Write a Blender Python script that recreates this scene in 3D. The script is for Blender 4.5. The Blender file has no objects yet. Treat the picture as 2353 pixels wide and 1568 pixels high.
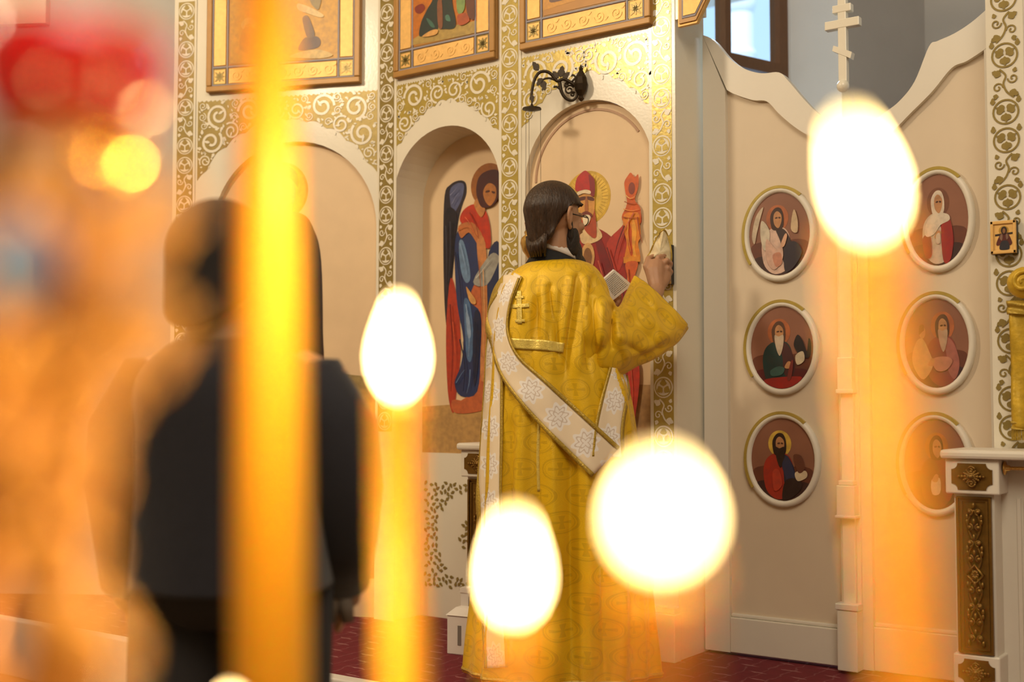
import bpy, bmesh, math, random
from mathutils import Vector, Matrix, noise
from mathutils.bvhtree import BVHTree
random.seed(7)
S = bpy.context.scene
COL = S.collection
PI = math.pi

# ------------------------------------------------------------------ camera, world, lights, exposure
FPX = 2800.0                      # focal length in pixels of the 2353 x 1568 frame
TH = math.radians(35.8)           # camera heading, turned left from the wall normal
PITCH = math.atan(146.0 / FPX)
HC = 1.03                         # camera height above the solea
RT = Vector((math.cos(TH), math.sin(TH), 0))
FW0 = Vector((-math.sin(TH), math.cos(TH), 0))
FW = (FW0 * math.cos(PITCH) + Vector((0, 0, math.sin(PITCH)))).normalized()
UPV = RT.cross(FW).normalized()
CAM = Vector((0, 0, HC))
cd = bpy.data.cameras.new('camera'); cam = bpy.data.objects.new('camera', cd); COL.objects.link(cam)
cam.matrix_world = Matrix.Translation(CAM) @ Matrix((RT, UPV, -FW)).transposed().to_4x4()
cd.sensor_width = 36.0; cd.lens = FPX / 2353 * 36.0
cd.clip_start = 0.02; cd.clip_end = 200
cd.dof.use_dof = True; cd.dof.focus_distance = 4.65; cd.dof.aperture_fstop = 2.0
S.camera = cam
S.view_settings.view_transform = 'Standard'; S.view_settings.look = 'None'
S.view_settings.exposure = 0.1; S.view_settings.gamma = 1.0; S.view_settings.use_curve_mapping = False
S.cycles.max_bounces = 8; S.cycles.diffuse_bounces = 4; S.cycles.glossy_bounces = 4
S.cycles.caustics_reflective = False; S.cycles.caustics_refractive = False
S.cycles.sample_clamp_indirect = 4.0

w = bpy.data.worlds.new('sky'); S.world = w; w.use_nodes = True
w.node_tree.nodes['Background'].inputs[0].default_value = (0.50, 0.74, 1.0, 1)
w.node_tree.nodes['Background'].inputs[1].default_value = 1.3

def light(name, kind, loc, energy, color, size=0.3, aim=None, spread=None, spot=None):
    ld = bpy.data.lights.new(name, kind); ld.energy = energy; ld.color = color
    if kind == 'AREA':
        ld.shape = 'DISK'; ld.size = size
    elif kind == 'SUN':
        ld.angle = 0.02
    else:
        ld.shadow_soft_size = size
    if kind == 'SPOT':
        ld.spot_size = spot; ld.spot_blend = 0.7
    o = bpy.data.objects.new(name, ld); COL.objects.link(o); o.location = loc
    if aim is not None:
        d = Vector(aim) - Vector(loc); o.rotation_euler = d.to_track_quat('-Z', 'Y').to_euler()
    return o
WARM = (1.0, 0.80, 0.55)
SOFT = (1.0, 0.86, 0.66)
light('sun', 'SUN', (0, 0, 20), 3.0, (1, 0.97, 0.92), aim=tuple(Vector((0, 0, 20)) + FW0 * 10 + RT * 3 - Vector((0, 0, 7))))
light('nave_lamp', 'AREA', (0.3, 0.2, 4.6), 125, SOFT, 2.6, aim=(-1.2, 3.0, 0.6))
light('chandelier', 'POINT', (-4.35, 1.0, 3.75), 250, WARM, 0.22)
light('apse_daylight', 'AREA', tuple(RT * 1.35 + FW0 * 8.3 + Vector((0, 0, 4.3))), 320, (0.62, 0.80, 1.0), 1.2, aim=tuple(RT * 1.9 + FW0 * 6.6 + Vector((0, 0, 2.4))))

# ------------------------------------------------------------------ geometry helpers
def cc(r, f, z=0.0):
    """point from sideways / forward distance of the camera heading"""
    return RT * r + FW0 * f + Vector((0, 0, z))
def ray(px, py):
    return (RT * ((px - 1176.5) / FPX) + UPV * ((784 - py) / FPX) + FW)
def at(px, py, depth):
    return CAM + ray(px, py) * depth
class Plane:
    def __init__(s, O, U, N):
        s.O = Vector(O); s.U = Vector(U).normalized(); s.V = Vector((0, 0, 1)); s.N = Vector(N).normalized()
    def uz(s, px, py, d=0.0):
        r = ray(px, py); O = s.O + s.N * d
        t = (O - CAM).dot(s.N) / r.dot(s.N)
        p = CAM + r * t - s.O
        return (p.dot(s.U), p.z)
    def p(s, u, z, d=0.0):
        return s.O + s.U * u + Vector((0, 0, z)) + s.N * d
    def off(s, d):
        return Plane(s.O + s.N * d, s.U, s.N)

YW = 4.42
MAIN = Plane((0, YW, 0), (1, 0, 0), (0, -1, 0))
GATE = Plane((0, YW + 0.26, 0), (1, 0, 0), (0, -1, 0))
A1 = math.radians(13.9)
_h = MAIN.uz(868, 500)
WING = Plane(MAIN.p(_h[0], 0), RT * math.cos(A1) - FW0 * math.sin(A1), -RT * math.sin(A1) - FW0 * math.cos(A1))

class MB:
    def __init__(s):
        s.v = []; s.f = []; s.m = []; s.c = []; s.uv = {}
    def add(s, vs, fs, mi=0, col=None, uvs=None):
        b = len(s.v)
        s.v.extend([tuple(x) for x in vs])
        for k, f in enumerate(fs):
            if uvs is not None:
                s.uv[len(s.f)] = [uvs[i] for i in f]
            s.f.append([b + i for i in f]); s.m.append(mi); s.c.append(col)
        return s
    def box(s, lo, hi, M=None, mi=0, col=None):
        x0, y0, z0 = lo; x1, y1, z1 = hi
        vs = [Vector(p) for p in ((x0,y0,z0),(x1,y0,z0),(x1,y1,z0),(x0,y1,z0),(x0,y0,z1),(x1,y0,z1),(x1,y1,z1),(x0,y1,z1))]
        if M is not None: vs = [M @ p for p in vs]
        return s.add(vs, [(0,3,2,1),(4,5,6,7),(0,1,5,4),(1,2,6,5),(2,3,7,6),(3,0,4,7)], mi, col)
    def prism(s, pts, P, d0, d1, mi=0, col=None, back=True):
        n = len(pts)
        area = sum(pts[i][0]*pts[(i+1)%n][1] - pts[(i+1)%n][0]*pts[i][1] for i in range(n))
        if area < 0: pts = pts[::-1]
        vs = [P.p(u, z, d1) for u, z in pts] + [P.p(u, z, d0) for u, z in pts]
        fs = [tuple(range(n))]
        if back: fs.append(tuple(range(2*n-1, n-1, -1)))
        fs += [(i, n+i, n+(i+1)%n, (i+1)%n) for i in range(n)]
        return s.add(vs, fs, mi, col)
    def sheet(s, pts, P, d, col=None, mi=0):
        n = len(pts)
        area = sum(pts[i][0]*pts[(i+1)%n][1] - pts[(i+1)%n][0]*pts[i][1] for i in range(n))
        if area < 0: pts = pts[::-1]
        return s.add([P.p(u, z, d) for u, z in pts], [tuple(range(n))], mi, col)
    def rect(s, u0, u1, z0, z1, P, d0, d1, mi=0, col=None):
        return s.prism([(u0,z0),(u1,z0),(u1,z1),(u0,z1)], P, d0, d1, mi, col)
    def ribbon(s, pts, wd, P, d0, d1, mi=0, col=None, taper=False):
        n = len(pts)
        if n < 2: return s
        vs = []
        for i, (u, z) in enumerate(pts):
            a = pts[max(i-1, 0)]; b = pts[min(i+1, n-1)]
            tx, tz = b[0]-a[0], b[1]-a[1]; l = math.hypot(tx, tz) or 1
            h = wd * 0.5 * ((1 - 0.8*i/(n-1)) if taper else 1)
            nx, nz = -tz/l*h, tx/l*h
            vs += [P.p(u+nx, z+nz, d0), P.p(u+nx, z+nz, d1), P.p(u-nx, z-nz, d1), P.p(u-nx, z-nz, d0)]
        fs = []
        for i in range(n-1):
            b = 4*i
            fs += [(b, b+4, b+5, b+1), (b+1, b+5, b+6, b+2), (b+2, b+6, b+7, b+3)]
        fs += [(0,1,2,3), (4*n-1, 4*n-2, 4*n-3, 4*n-4)]
        return s.add(vs, fs, mi, col)
    def tube(s, pts, rad, n=10, mi=0, col=None, caps=True, flat=None):
        pts = [Vector(p) for p in pts]; m = len(pts)
        if not hasattr(rad, '__len__'): rad = [rad]*m
        vs = []; prev = None
        for i, p in enumerate(pts):
            t = (pts[min(i+1, m-1)] - pts[max(i-1, 0)])
            t = t.normalized() if t.length > 1e-9 else Vector((0,0,1))
            if prev is None:
                a = Vector((0,0,1)) if abs(t.z) < 0.9 else Vector((1,0,0))
                x = t.cross(a).normalized()
            else:
                x = (prev - t * prev.dot(t))
                x = x.normalized() if x.length > 1e-6 else t.orthogonal().normalized()
            prev = x; y = t.cross(x)
            for k in range(n):
                an = 2*PI*k/n
                vs.append(p + (x*math.cos(an) + y*math.sin(an)) * rad[i])
        fs = [(i*n+k, i*n+(k+1)%n, (i+1)*n+(k+1)%n, (i+1)*n+k) for i in range(m-1) for k in range(n)]
        if caps:
            fs += [tuple(range(n-1, -1, -1)), tuple((m-1)*n+k for k in range(n))]
        return s.add(vs, fs, mi, col)
    def lathe(s, prof, O, n=24, axis=None, mi=0, col=None):
        """prof: list of (radius, height) about a vertical axis through O"""
        O = Vector(O); M = Matrix.Identity(3)
        if axis is not None: M = Vector(axis).to_track_quat('Z', 'Y').to_matrix()
        vs = []
        for r, h in prof:
            for k in range(n):
                a = 2*PI*k/n
                vs.append(O + M @ Vector((r*math.cos(a), r*math.sin(a), h)))
        m = len(prof)
        fs = [(i*n+k, i*n+(k+1)%n, (i+1)*n+(k+1)%n, (i+1)*n+k) for i in range(m-1) for k in range(n)]
        fs += [tuple(range(n-1, -1, -1)), tuple((m-1)*n+k for k in range(n))]
        return s.add(vs, fs, mi, col)
    def ball(s, c, r, n=14, m=9, M=None, mi=0, col=None):
        """ellipsoid; r scalar or 3 radii, M optional 3x3 orientation"""
        c = Vector(c); r = (r, r, r) if not hasattr(r, '__len__') else r
        vs = [Vector((0, 0, 1))]
        for i in range(1, m):
            t = PI*i/m
            for k in range(n):
                a = 2*PI*k/n
                vs.append(Vector((math.sin(t)*math.cos(a), math.sin(t)*math.sin(a), math.cos(t))))
        vs.append(Vector((0, 0, -1)))
        vs = [Vector((p.x*r[0], p.y*r[1], p.z*r[2])) for p in vs]
        if M is not None: vs = [M @ p for p in vs]
        vs = [c + p for p in vs]
        fs = [(0, 1+k, 1+(k+1)%n) for k in range(n)]
        for i in range(m-2):
            b = 1+i*n
            fs += [(b+k, b+n+k, b+n+(k+1)%n, b+(k+1)%n) for k in range(n)]
        b = 1+(m-2)*n
        fs += [(b+k, len(vs)-1, b+(k+1)%n) for k in range(n)]
        return s.add(vs, fs, mi, col)
    def loft(s, rings, mi=0, caps=True, uvs=None):
        n = len(rings[0]); m = len(rings)
        vs = [p for r in rings for p in r]
        fs = [(i*n+k, i*n+(k+1)%n, (i+1)*n+(k+1)%n, (i+1)*n+k) for i in range(m-1) for k in range(n)]
        b = len(s.v); f0 = len(s.f)
        s.add(vs, fs, mi)
        if uvs:
            q = 0
            for i in range(m-1):
                for k in range(n):
                    s.uv[f0+q] = [uvs(i, k), uvs(i, k+1), uvs(i+1, k+1), uvs(i+1, k)]; q += 1
        if caps:
            s.f.append([b+k for k in range(n-1, -1, -1)]); s.m.append(mi); s.c.append(None)
            s.f.append([b+(m-1)*n+k for k in range(n)]); s.m.append(mi); s.c.append(None)
        return s
    def mesh(s, name, mats, smooth=False):
        me = bpy.data.meshes.new(name)
        me.from_pydata(s.v, [], s.f)
        for mt in mats: me.materials.append(mt)
        me.polygons.foreach_set('material_index', s.m)
        if any(c is not None for c in s.c):
            at_ = me.color_attributes.new('Col', 'FLOAT_COLOR', 'CORNER')
            for p in me.polygons:
                c = s.c[p.index] or (1, 1, 1)
                for li in p.loop_indices: at_.data[li].color = (c[0], c[1], c[2], 1)
        if s.uv:
            ul = me.uv_layers.new(name='UVMap')
            for p in me.polygons:
                q = s.uv.get(p.index)
                if q:
                    for j, li in enumerate(p.loop_indices): ul.data[li].uv = q[j]
        if smooth: me.polygons.foreach_set('use_smooth', [True]*len(me.polygons))
        me.update(); me.validate()
        return me

def link(name, me, parent=None):
    o = bpy.data.objects.new(name, me); COL.objects.link(o)
    if parent is not None:
        o.parent = parent
        o.matrix_parent_inverse = parent.matrix_basis.inverted()
    return o
def part(name, mb, mats, parent=None, smooth=False, label=None, fix=False, bevel=0):
    if not isinstance(mats, (list, tuple)): mats = [mats]
    me = mb.mesh(name, mats, smooth)
    if fix:
        bm = bmesh.new(); bm.from_mesh(me); bmesh.ops.recalc_face_normals(bm, faces=bm.faces); bm.to_mesh(me); bm.free()
    o = link(name, me, parent)
    if label: o['label'] = label
    if bevel:
        b = o.modifiers.new('bevel', 'BEVEL'); b.width = bevel; b.segments = 2; b.limit_method = 'ANGLE'
    return o
def tag(o, label, cat, group=None):
    o['label'] = label; o['category'] = cat
    if group: o['group'] = group
    return o
def thing(name, loc, label, cat, group=None):
    o = bpy.data.objects.new(name, None); COL.objects.link(o)
    o.location = loc; o.empty_display_size = 0.05
    return tag(o, label, cat, group)
def struct(name, mb, mats, parent=None, label=None, cat=None, bevel=0):
    o = part(name, mb, mats, parent, bevel=bevel)
    if parent is None: o['kind'] = 'structure'
    if label: o['label'] = label
    if cat and parent is None: o['category'] = cat
    return o

def catmull(pts, closed=False, k=6):
    n = len(pts); out = []
    rng = range(n) if closed else range(n-1)
    for i in rng:
        if closed: a, b, c, d = pts[(i-1)%n], pts[i], pts[(i+1)%n], pts[(i+2)%n]
        else: a, b, c, d = pts[max(i-1,0)], pts[i], pts[i+1], pts[min(i+2,n-1)]
        for j in range(k):
            t = j/k
            out.append(tuple(0.5*((2*b[q]) + (-a[q]+c[q])*t + (2*a[q]-5*b[q]+4*c[q]-d[q])*t*t + (-a[q]+3*b[q]-3*c[q]+d[q])*t**3) for q in range(len(b))))
    if not closed: out.append(tuple(pts[-1]))
    return out
def circle(u, z, r, n=24, rz=None, a0=0.0):
    rz = r if rz is None else rz
    return [(u + r*math.cos(a0+2*PI*i/n), z + rz*math.sin(a0+2*PI*i/n)) for i in range(n)]
def spiral(u, z, r, a0, turns, n=22, inner=0.25, sgn=1):
    return [(u + (r*(1-(1-inner)*t))*math.cos(a0+sgn*turns*2*PI*t), z + (r*(1-(1-inner)*t))*math.sin(a0+sgn*turns*2*PI*t)) for t in [i/n for i in range(n+1)]]
def leaf(u, z, a, L, W):
    pr = [(0,0),(.18,.34),(.38,.5),(.55,.42),(.62,.30),(.8,.28),(1,0),(.8,-.28),(.62,-.30),(.55,-.42),(.38,-.5),(.18,-.34)]
    ca, sa = math.cos(a), math.sin(a)
    return [(u + x*L*ca - y*W*sa, z + x*L*sa + y*W*ca) for x, y in pr]

def srgb(h):
    h = h.lstrip('#'); c = [int(h[i:i+2], 16)/255 for i in (0, 2, 4)]
    return tuple(x/12.92 if x <= 0.04045 else ((x+0.055)/1.055)**2.4 for x in c)

# ------------------------------------------------------------------ materials
MATS = {}
def mat(name, col, rough=0.5, metal=0.0, var=0.08, scale=14.0, bump=0.0, bscale=60.0, spec=0.5, coat=0.0, stretch=None, sheen=0.0, sub=0.0, subr=(1,.5,.2), subs=0.01):
    m = bpy.data.materials.new(name); m.use_nodes = True; MATS[name] = m
    nt = m.node_tree; N = nt.nodes; L = nt.links; b = N['Principled BSDF']
    tc = N.new('ShaderNodeTexCoord'); nz = N.new('ShaderNodeTexNoise'); nz.inputs['Scale'].default_value = scale; nz.inputs['Detail'].default_value = 4
    src = tc.outputs['Object']
    if stretch:
        mp = N.new('ShaderNodeMapping'); mp.inputs['Scale'].default_value = stretch; L.new(src, mp.inputs['Vector']); src = mp.outputs['Vector']
    L.new(src, nz.inputs['Vector'])
    mx = N.new('ShaderNodeMix'); mx.data_type = 'RGBA'
    L.new(nz.outputs['Fac'], mx.inputs['Factor'])
    lo = tuple(max(0, c*(1-var*2)) for c in col); hi = tuple(min(1, c*(1+var*2)) for c in col)
    mx.inputs[6].default_value = (*lo, 1); mx.inputs[7].default_value = (*hi, 1)
    L.new(mx.outputs[2], b.inputs['Base Color'])
    b.inputs['Roughness'].default_value = rough; b.inputs['Metallic'].default_value = metal
    b.inputs['Specular IOR Level'].default_value = spec; b.inputs['Coat Weight'].default_value = coat
    b.inputs['Coat Roughness'].default_value = 0.25
    if sheen: b.inputs['Sheen Weight'].default_value = sheen
    if sub:
        b.inputs['Subsurface Weight'].default_value = sub; b.inputs['Subsurface Radius'].default_value = subr; b.inputs['Subsurface Scale'].default_value = subs
    if bump:
        n2 = N.new('ShaderNodeTexNoise'); n2.inputs['Scale'].default_value = bscale; L.new(src, n2.inputs['Vector'])
        bp = N.new('ShaderNodeBump'); bp.inputs['Strength'].default_value = bump; bp.inputs['Distance'].default_value = 0.01
        L.new(n2.outputs['Fac'], bp.inputs['Height']); L.new(bp.outputs['Normal'], b.inputs['Normal'])
    return m
def emis(name, col, strength):
    m = bpy.data.materials.new(name); m.use_nodes = True; nt = m.node_tree; nt.nodes.clear()
    e = nt.nodes.new('ShaderNodeEmission'); e.inputs[0].default_value = (*col, 1); e.inputs[1].default_value = strength
    o = nt.nodes.new('ShaderNodeOutputMaterial'); nt.links.new(e.outputs[0], o.inputs[0]); return m
class NG:
    """tiny node maths helper"""
    def __init__(s, m):
        s.m = m; s.N = m.node_tree.nodes; s.L = m.node_tree.links
    def math(s, op, a, b=None, c=None, clamp=False):
        n = s.N.new('ShaderNodeMath'); n.operation = op; n.use_clamp = clamp
        for i, x in enumerate((a, b, c)):
            if x is None: continue
            if isinstance(x, (int, float)): n.inputs[i].default_value = x
            else: s.L.new(x, n.inputs[i])
        return n.outputs[0]
    def mix(s, f, a, b):
        n = s.N.new('ShaderNodeMix'); n.data_type = 'RGBA'
        if isinstance(f, (int, float)): n.inputs['Factor'].default_value = f
        else: s.L.new(f, n.inputs['Factor'])
        for i, x in ((6, a), (7, b)):
            if isinstance(x, tuple): n.inputs[i].default_value = (*x[:3], 1)
            else: s.L.new(x, n.inputs[i])
        return n.outputs[2]
    def uv(s, kind='UV'):
        tc = s.N.new('ShaderNodeTexCoord'); sp = s.N.new('ShaderNodeSeparateXYZ'); s.L.new(tc.outputs[kind], sp.inputs[0])
        return sp.outputs
    def noise(s, scale, vec=None, detail=3):
        n = s.N.new('ShaderNodeTexNoise'); n.inputs['Scale'].default_value = scale; n.inputs['Detail'].default_value = detail
        if vec is None:
            tc = s.N.new('ShaderNodeTexCoord'); vec = tc.outputs['Object']
        s.L.new(vec, n.inputs['Vector']); return n.outputs['Fac']

C_WHITE = (0.80, 0.75, 0.62)
white = mat('white_paint', C_WHITE, 0.24, spec=0.6, var=0.02, scale=5, bump=0.03, bscale=90)
white2 = mat('white_gate_paint', (0.75, 0.70, 0.60), 0.42, var=0.02, scale=5, bump=0.03)
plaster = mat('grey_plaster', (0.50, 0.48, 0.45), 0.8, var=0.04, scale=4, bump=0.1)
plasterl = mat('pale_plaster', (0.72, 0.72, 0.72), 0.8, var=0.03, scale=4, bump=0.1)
ceilm = mat('ceiling_plaster', (0.75, 0.68, 0.56), 0.9, var=0.03)
navew = mat('nave_wall_plaster', (0.72, 0.64, 0.52), 0.9, var=0.04, scale=3)
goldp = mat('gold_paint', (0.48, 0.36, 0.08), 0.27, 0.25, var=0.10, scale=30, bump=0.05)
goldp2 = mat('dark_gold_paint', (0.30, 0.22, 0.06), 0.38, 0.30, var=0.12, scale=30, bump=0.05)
goldleaf = mat('gold_leaf', (0.82, 0.50, 0.16), 0.48, 0.30, var=0.10, scale=45, bump=0.06)
carved = mat('carved_bronze_gold', (0.22, 0.115, 0.02), 0.36, 0.65, var=0.15, scale=40, bump=0.1)
brass = mat('polished_brass', (0.85, 0.50, 0.12), 0.16, 1.0, var=0.06)
brassb = mat('brass_rail', (0.80, 0.52, 0.16), 0.22, 1.0, var=0.06)
bronze = mat('dark_bronze', (0.035, 0.022, 0.010), 0.42, 0.6, var=0.15, scale=60)
frameb = mat('brown_icon_frame', (0.42, 0.22, 0.055), 0.42, 0.1, var=0.06, scale=25)
bluel = mat('blue_grey_line', (0.28, 0.26, 0.30), 0.5, var=0.05)
orangep = mat('ochre_icon_ground', (0.52, 0.24, 0.04), 0.45, var=0.12, scale=9)
beige = mat('beige_icon_ground', (0.76, 0.565, 0.345), 0.5, var=0.05, scale=6)
panelb = mat('beige_gate_panel', (0.70, 0.585, 0.435), 0.55, var=0.04, scale=3)
woodbr = mat('brown_window_wood', (0.16, 0.07, 0.025), 0.45, var=0.12, scale=20, stretch=(8, 8, 1))
blackm = mat('black_edge', (0.012, 0.010, 0.009), 0.5, var=0.1)
blackc = mat('black_cloth', (0.010, 0.009, 0.009), 0.8, var=0.1, scale=60)
whitec = mat('white_collar_cloth', (0.75, 0.68, 0.62), 0.7, var=0.03)
skin = mat('skin', (0.44, 0.235, 0.13), 0.5, var=0.06, scale=30, sub=0.15, subr=(1, .3, .15), subs=0.006, bump=0.05, bscale=200)
hairm = mat('brown_hair', (0.040, 0.020, 0.009), 0.42, var=0.45, scale=26, stretch=(5, 5, 0.6), bump=0.5, bscale=40, spec=0.4)
hair2 = mat('dark_hair', (0.012, 0.008, 0.006), 0.8, var=0.3, scale=30)
beardm = mat('black_brown_beard', (0.014, 0.008, 0.005), 0.55, var=0.4, scale=60, stretch=(4, 4, 1), bump=0.6, bscale=70)
navy = mat('navy_wool', (0.010, 0.010, 0.017), 0.85, var=0.12, scale=40, bump=0.1, sheen=0.2)
trous = mat('charcoal_trousers', (0.014, 0.012, 0.013), 0.8, var=0.12)
greys = mat('grey_scarf', (0.20, 0.17, 0.145), 0.85, var=0.1)
redglass = mat('red_glass', (0.36, 0.001, 0.004), 0.12, var=0.02, coat=0.6, sub=0.8, subr=(1, .05, .05), subs=0.02)
whitebox = mat('white_box_plastic', (0.75, 0.70, 0.64), 0.4, var=0.02)
palegold = mat('pale_gold_thread', (0.86, 0.62, 0.14), 0.36, 0.3, var=0.15, scale=90, bump=0.2, bscale=200)
bluee = mat('pale_blue_gloss', (0.13, 0.25, 0.60), 0.25, var=0.1, coat=0.4)
towerw = mat('white_stucco', (0.9, 0.9, 0.9), 0.9, var=0.02)
nosing = mat('white_stone', (0.72, 0.68, 0.62), 0.5, var=0.04)
wick = mat('burnt_wick', (0.01, 0.008, 0.006), 0.9)
nosym = mat('parquet_brown', (0.22, 0.13, 0.07), 0.4, var=0.15, scale=12)
paper = mat('white_paper', (0.80, 0.76, 0.70), 0.8, var=0.02)
ink = mat('grey_print', (0.22, 0.20, 0.18), 0.9, var=0.1)
creamc = mat('cream_gold_cloth', (0.78, 0.66, 0.42), 0.5, var=0.12, scale=50, bump=0.2)
trimg = mat('gold_braid', (0.50, 0.34, 0.05), 0.42, 0.35, var=0.2, scale=120, bump=0.3, bscale=200)
bannerm = mat('gold_brocade_banner', (0.62, 0.40, 0.03), 0.42, 0.2, var=0.25, scale=24, bump=0.2)
antique = mat('antique_gilt', (0.40, 0.17, 0.035), 0.36, 0.5, var=0.12)
satin = mat('satin_gilt', (0.90, 0.46, 0.09), 0.38, 0.35, var=0.06)
lens_g = mat('glasses_wire', (0.05, 0.045, 0.04), 0.3, 0.8)

wax = mat('honey_wax', (1.0, 0.50, 0.04), 0.38, var=0.03, sub=0.85, subr=(1.0, 0.42, 0.06), subs=0.012)
flame_m = emis('candle_flame', (1.0, 0.68, 0.26), 60.0)

# paint: flat painted colours of icons, carried per face
paintm = bpy.data.materials.new('icon_paint'); paintm.use_nodes = True
_g = NG(paintm); _b = _g.N['Principled BSDF']
_a = _g.N.new('ShaderNodeAttribute'); _a.attribute_name = 'Col'
_n = _g.noise(38.0, detail=5)
_g.L.new(_g.mix(_g.math('MULTIPLY', _g.math('SUBTRACT', _n, 0.35, clamp=True), 0.9), _a.outputs['Color'], (0.05, 0.03, 0.03)), _b.inputs['Base Color'])
_b.inputs['Roughness'].default_value = 0.42

# carpet
carpet = bpy.data.materials.new('red_carpet'); carpet.use_nodes = True
_g = NG(carpet); _b = _g.N['Principled BSDF']
_o = _g.uv('Object')
def _stripes(x, period, wdt):
    fr = _g.math('FRACT', _g.math('DIVIDE', x, period))
    return _g.math('LESS_THAN', fr, wdt)
_w = _g.noise(9.0)
_sx = _g.math('ADD', _o[0], _g.math('MULTIPLY', _w, 0.09))
_sy = _g.math('ADD', _o[1], _g.math('MULTIPLY', _w, 0.03))
_l1 = _g.math('MULTIPLY', _stripes(_sx, 0.085, 0.08), 0.22)
_l2 = _g.math('MULTIPLY', _g.math('MULTIPLY', _stripes(_sy, 0.105, 0.14), _stripes(_g.math('ADD', _sx, _g.math('MULTIPLY', _sy, 2.3)), 0.17, 0.35)), 0.55)
_f = _g.math('MAXIMUM', _l1, _l2)
_f = _g.math('MULTIPLY', _f, _g.noise(60.0))
_base = _g.mix(_g.noise(20.0), (0.11, 0.006, 0.012), (0.19, 0.012, 0.022))
_g.L.new(_g.mix(_f, _base, (0.62, 0.36, 0.34)), _b.inputs['Base Color'])
_b.inputs['Roughness'].default_value = 0.95

def cell_pattern(g, o, su, sv):
    """local coordinates -0.5..0.5 in cells of su x sv, odd rows shifted"""
    v = g.math('DIVIDE', o[1], sv); row = g.math('FLOOR', v)
    sh = g.math('MULTIPLY', g.math('MODULO', g.math('ABSOLUTE', row), 2.0), 0.5)
    u = g.math('ADD', g.math('DIVIDE', o[0], su), sh)
    x = g.math('SUBTRACT', g.math('FRACT', u), 0.5); y = g.math('SUBTRACT', g.math('FRACT', v), 0.5)
    return x, y, row
# robe brocade: crosses in rings woven tone on tone
robe_m = bpy.data.materials.new('gold_brocade'); robe_m.use_nodes = True
g = NG(robe_m); b = g.N['Principled BSDF']; o = g.uv()
x, y, row = cell_pattern(g, o, 0.105, 0.095)
r = g.math('SQRT', g.math('ADD', g.math('MULTIPLY', x, x), g.math('MULTIPLY', y, y)))
ring = g.math('LESS_THAN', g.math('ABSOLUTE', g.math('SUBTRACT', r, 0.40)), 0.03)
ring2 = g.math('LESS_THAN', g.math('ABSOLUTE', g.math('SUBTRACT', r, 0.33)), 0.012)
ax = g.math('ABSOLUTE', x); ay = g.math('ABSOLUTE', y)
crs = g.math('LESS_THAN', g.math('MINIMUM', ax, ay), g.math('ADD', 0.025, g.math('MULTIPLY', g.math('MAXIMUM', ax, ay), 0.16)))
crs = g.math('MULTIPLY', crs, g.math('LESS_THAN', r, 0.25))
vine = g.math('LESS_THAN', g.math('ABSOLUTE', g.math('SUBTRACT', g.math('SINE', g.math('MULTIPLY', r, 60.0)), 0.4)), 0.18)
vine = g.math('MULTIPLY', vine, g.math('GREATER_THAN', r, 0.44))
pat = g.math('MAXIMUM', g.math('MAXIMUM', ring, crs), g.math('MAXIMUM', g.math('MULTIPLY', vine, 0.6), g.math('MULTIPLY', ring2, 0.8)))
fib = g.noise(7.0)
c1 = g.mix(fib, (0.74, 0.44, 0.004), (0.92, 0.60, 0.010))
g.L.new(g.mix(g.math('MULTIPLY', pat, 0.24), c1, (0.26, 0.12, 0.003)), b.inputs['Base Color'])
b.inputs['Roughness'].default_value = 0.36; b.inputs['Metallic'].default_value = 0.15
b.inputs['Sheen Weight'].default_value = 0.15; b.inputs['Sheen Tint'].default_value = (1, .8, .3, 1)
bp = g.N.new('ShaderNodeBump'); bp.inputs['Strength'].default_value = 0.25; bp.inputs['Distance'].default_value = 0.01
g.L.new(g.noise(420.0), bp.inputs['Height']); g.L.new(bp.outputs[0], b.inputs['Normal'])
# stole: pale rosettes on cream
stole_m = bpy.data.materials.new('stole_brocade'); stole_m.use_nodes = True
g = NG(stole_m); b = g.N['Principled BSDF']; o = g.uv()
v = g.math('DIVIDE', o[1], 0.135); y = g.math('SUBTRACT', g.math('FRACT', v), 0.5); x = o[0]     # x -0.5..0.5 across
x = g.math('MULTIPLY', x, 0.9)
r = g.math('SQRT', g.math('ADD', g.math('MULTIPLY', x, x), g.math('MULTIPLY', y, y)))
an = g.math('ARCTAN2', y, x)
pet = g.math('ADD', 0.33, g.math('MULTIPLY', g.math('SINE', g.math('MULTIPLY', an, 8.0)), 0.055))
ros = g.math('LESS_THAN', r, pet)
lin = g.math('LESS_THAN', g.math('ABSOLUTE', g.math('SUBTRACT', r, g.math('ADD', 0.22, g.math('MULTIPLY', g.math('SINE', g.math('MULTIPLY', an, 8.0)), 0.05)))), 0.022)
lin2 = g.math('LESS_THAN', g.math('ABSOLUTE', g.math('SUBTRACT', r, g.math('ADD', 0.11, g.math('MULTIPLY', g.math('COSINE', g.math('MULTIPLY', an, 4.0)), 0.05)))), 0.02)
c = g.mix(ros, (0.88, 0.74, 0.53), (0.92, 0.88, 0.83))
c = g.mix(g.math('MULTIPLY', g.math('MAXIMUM', lin, lin2), 0.5), c, (0.45, 0.30, 0.19))
g.L.new(c, b.inputs['Base Color']); b.inputs['Roughness'].default_value = 0.5
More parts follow.
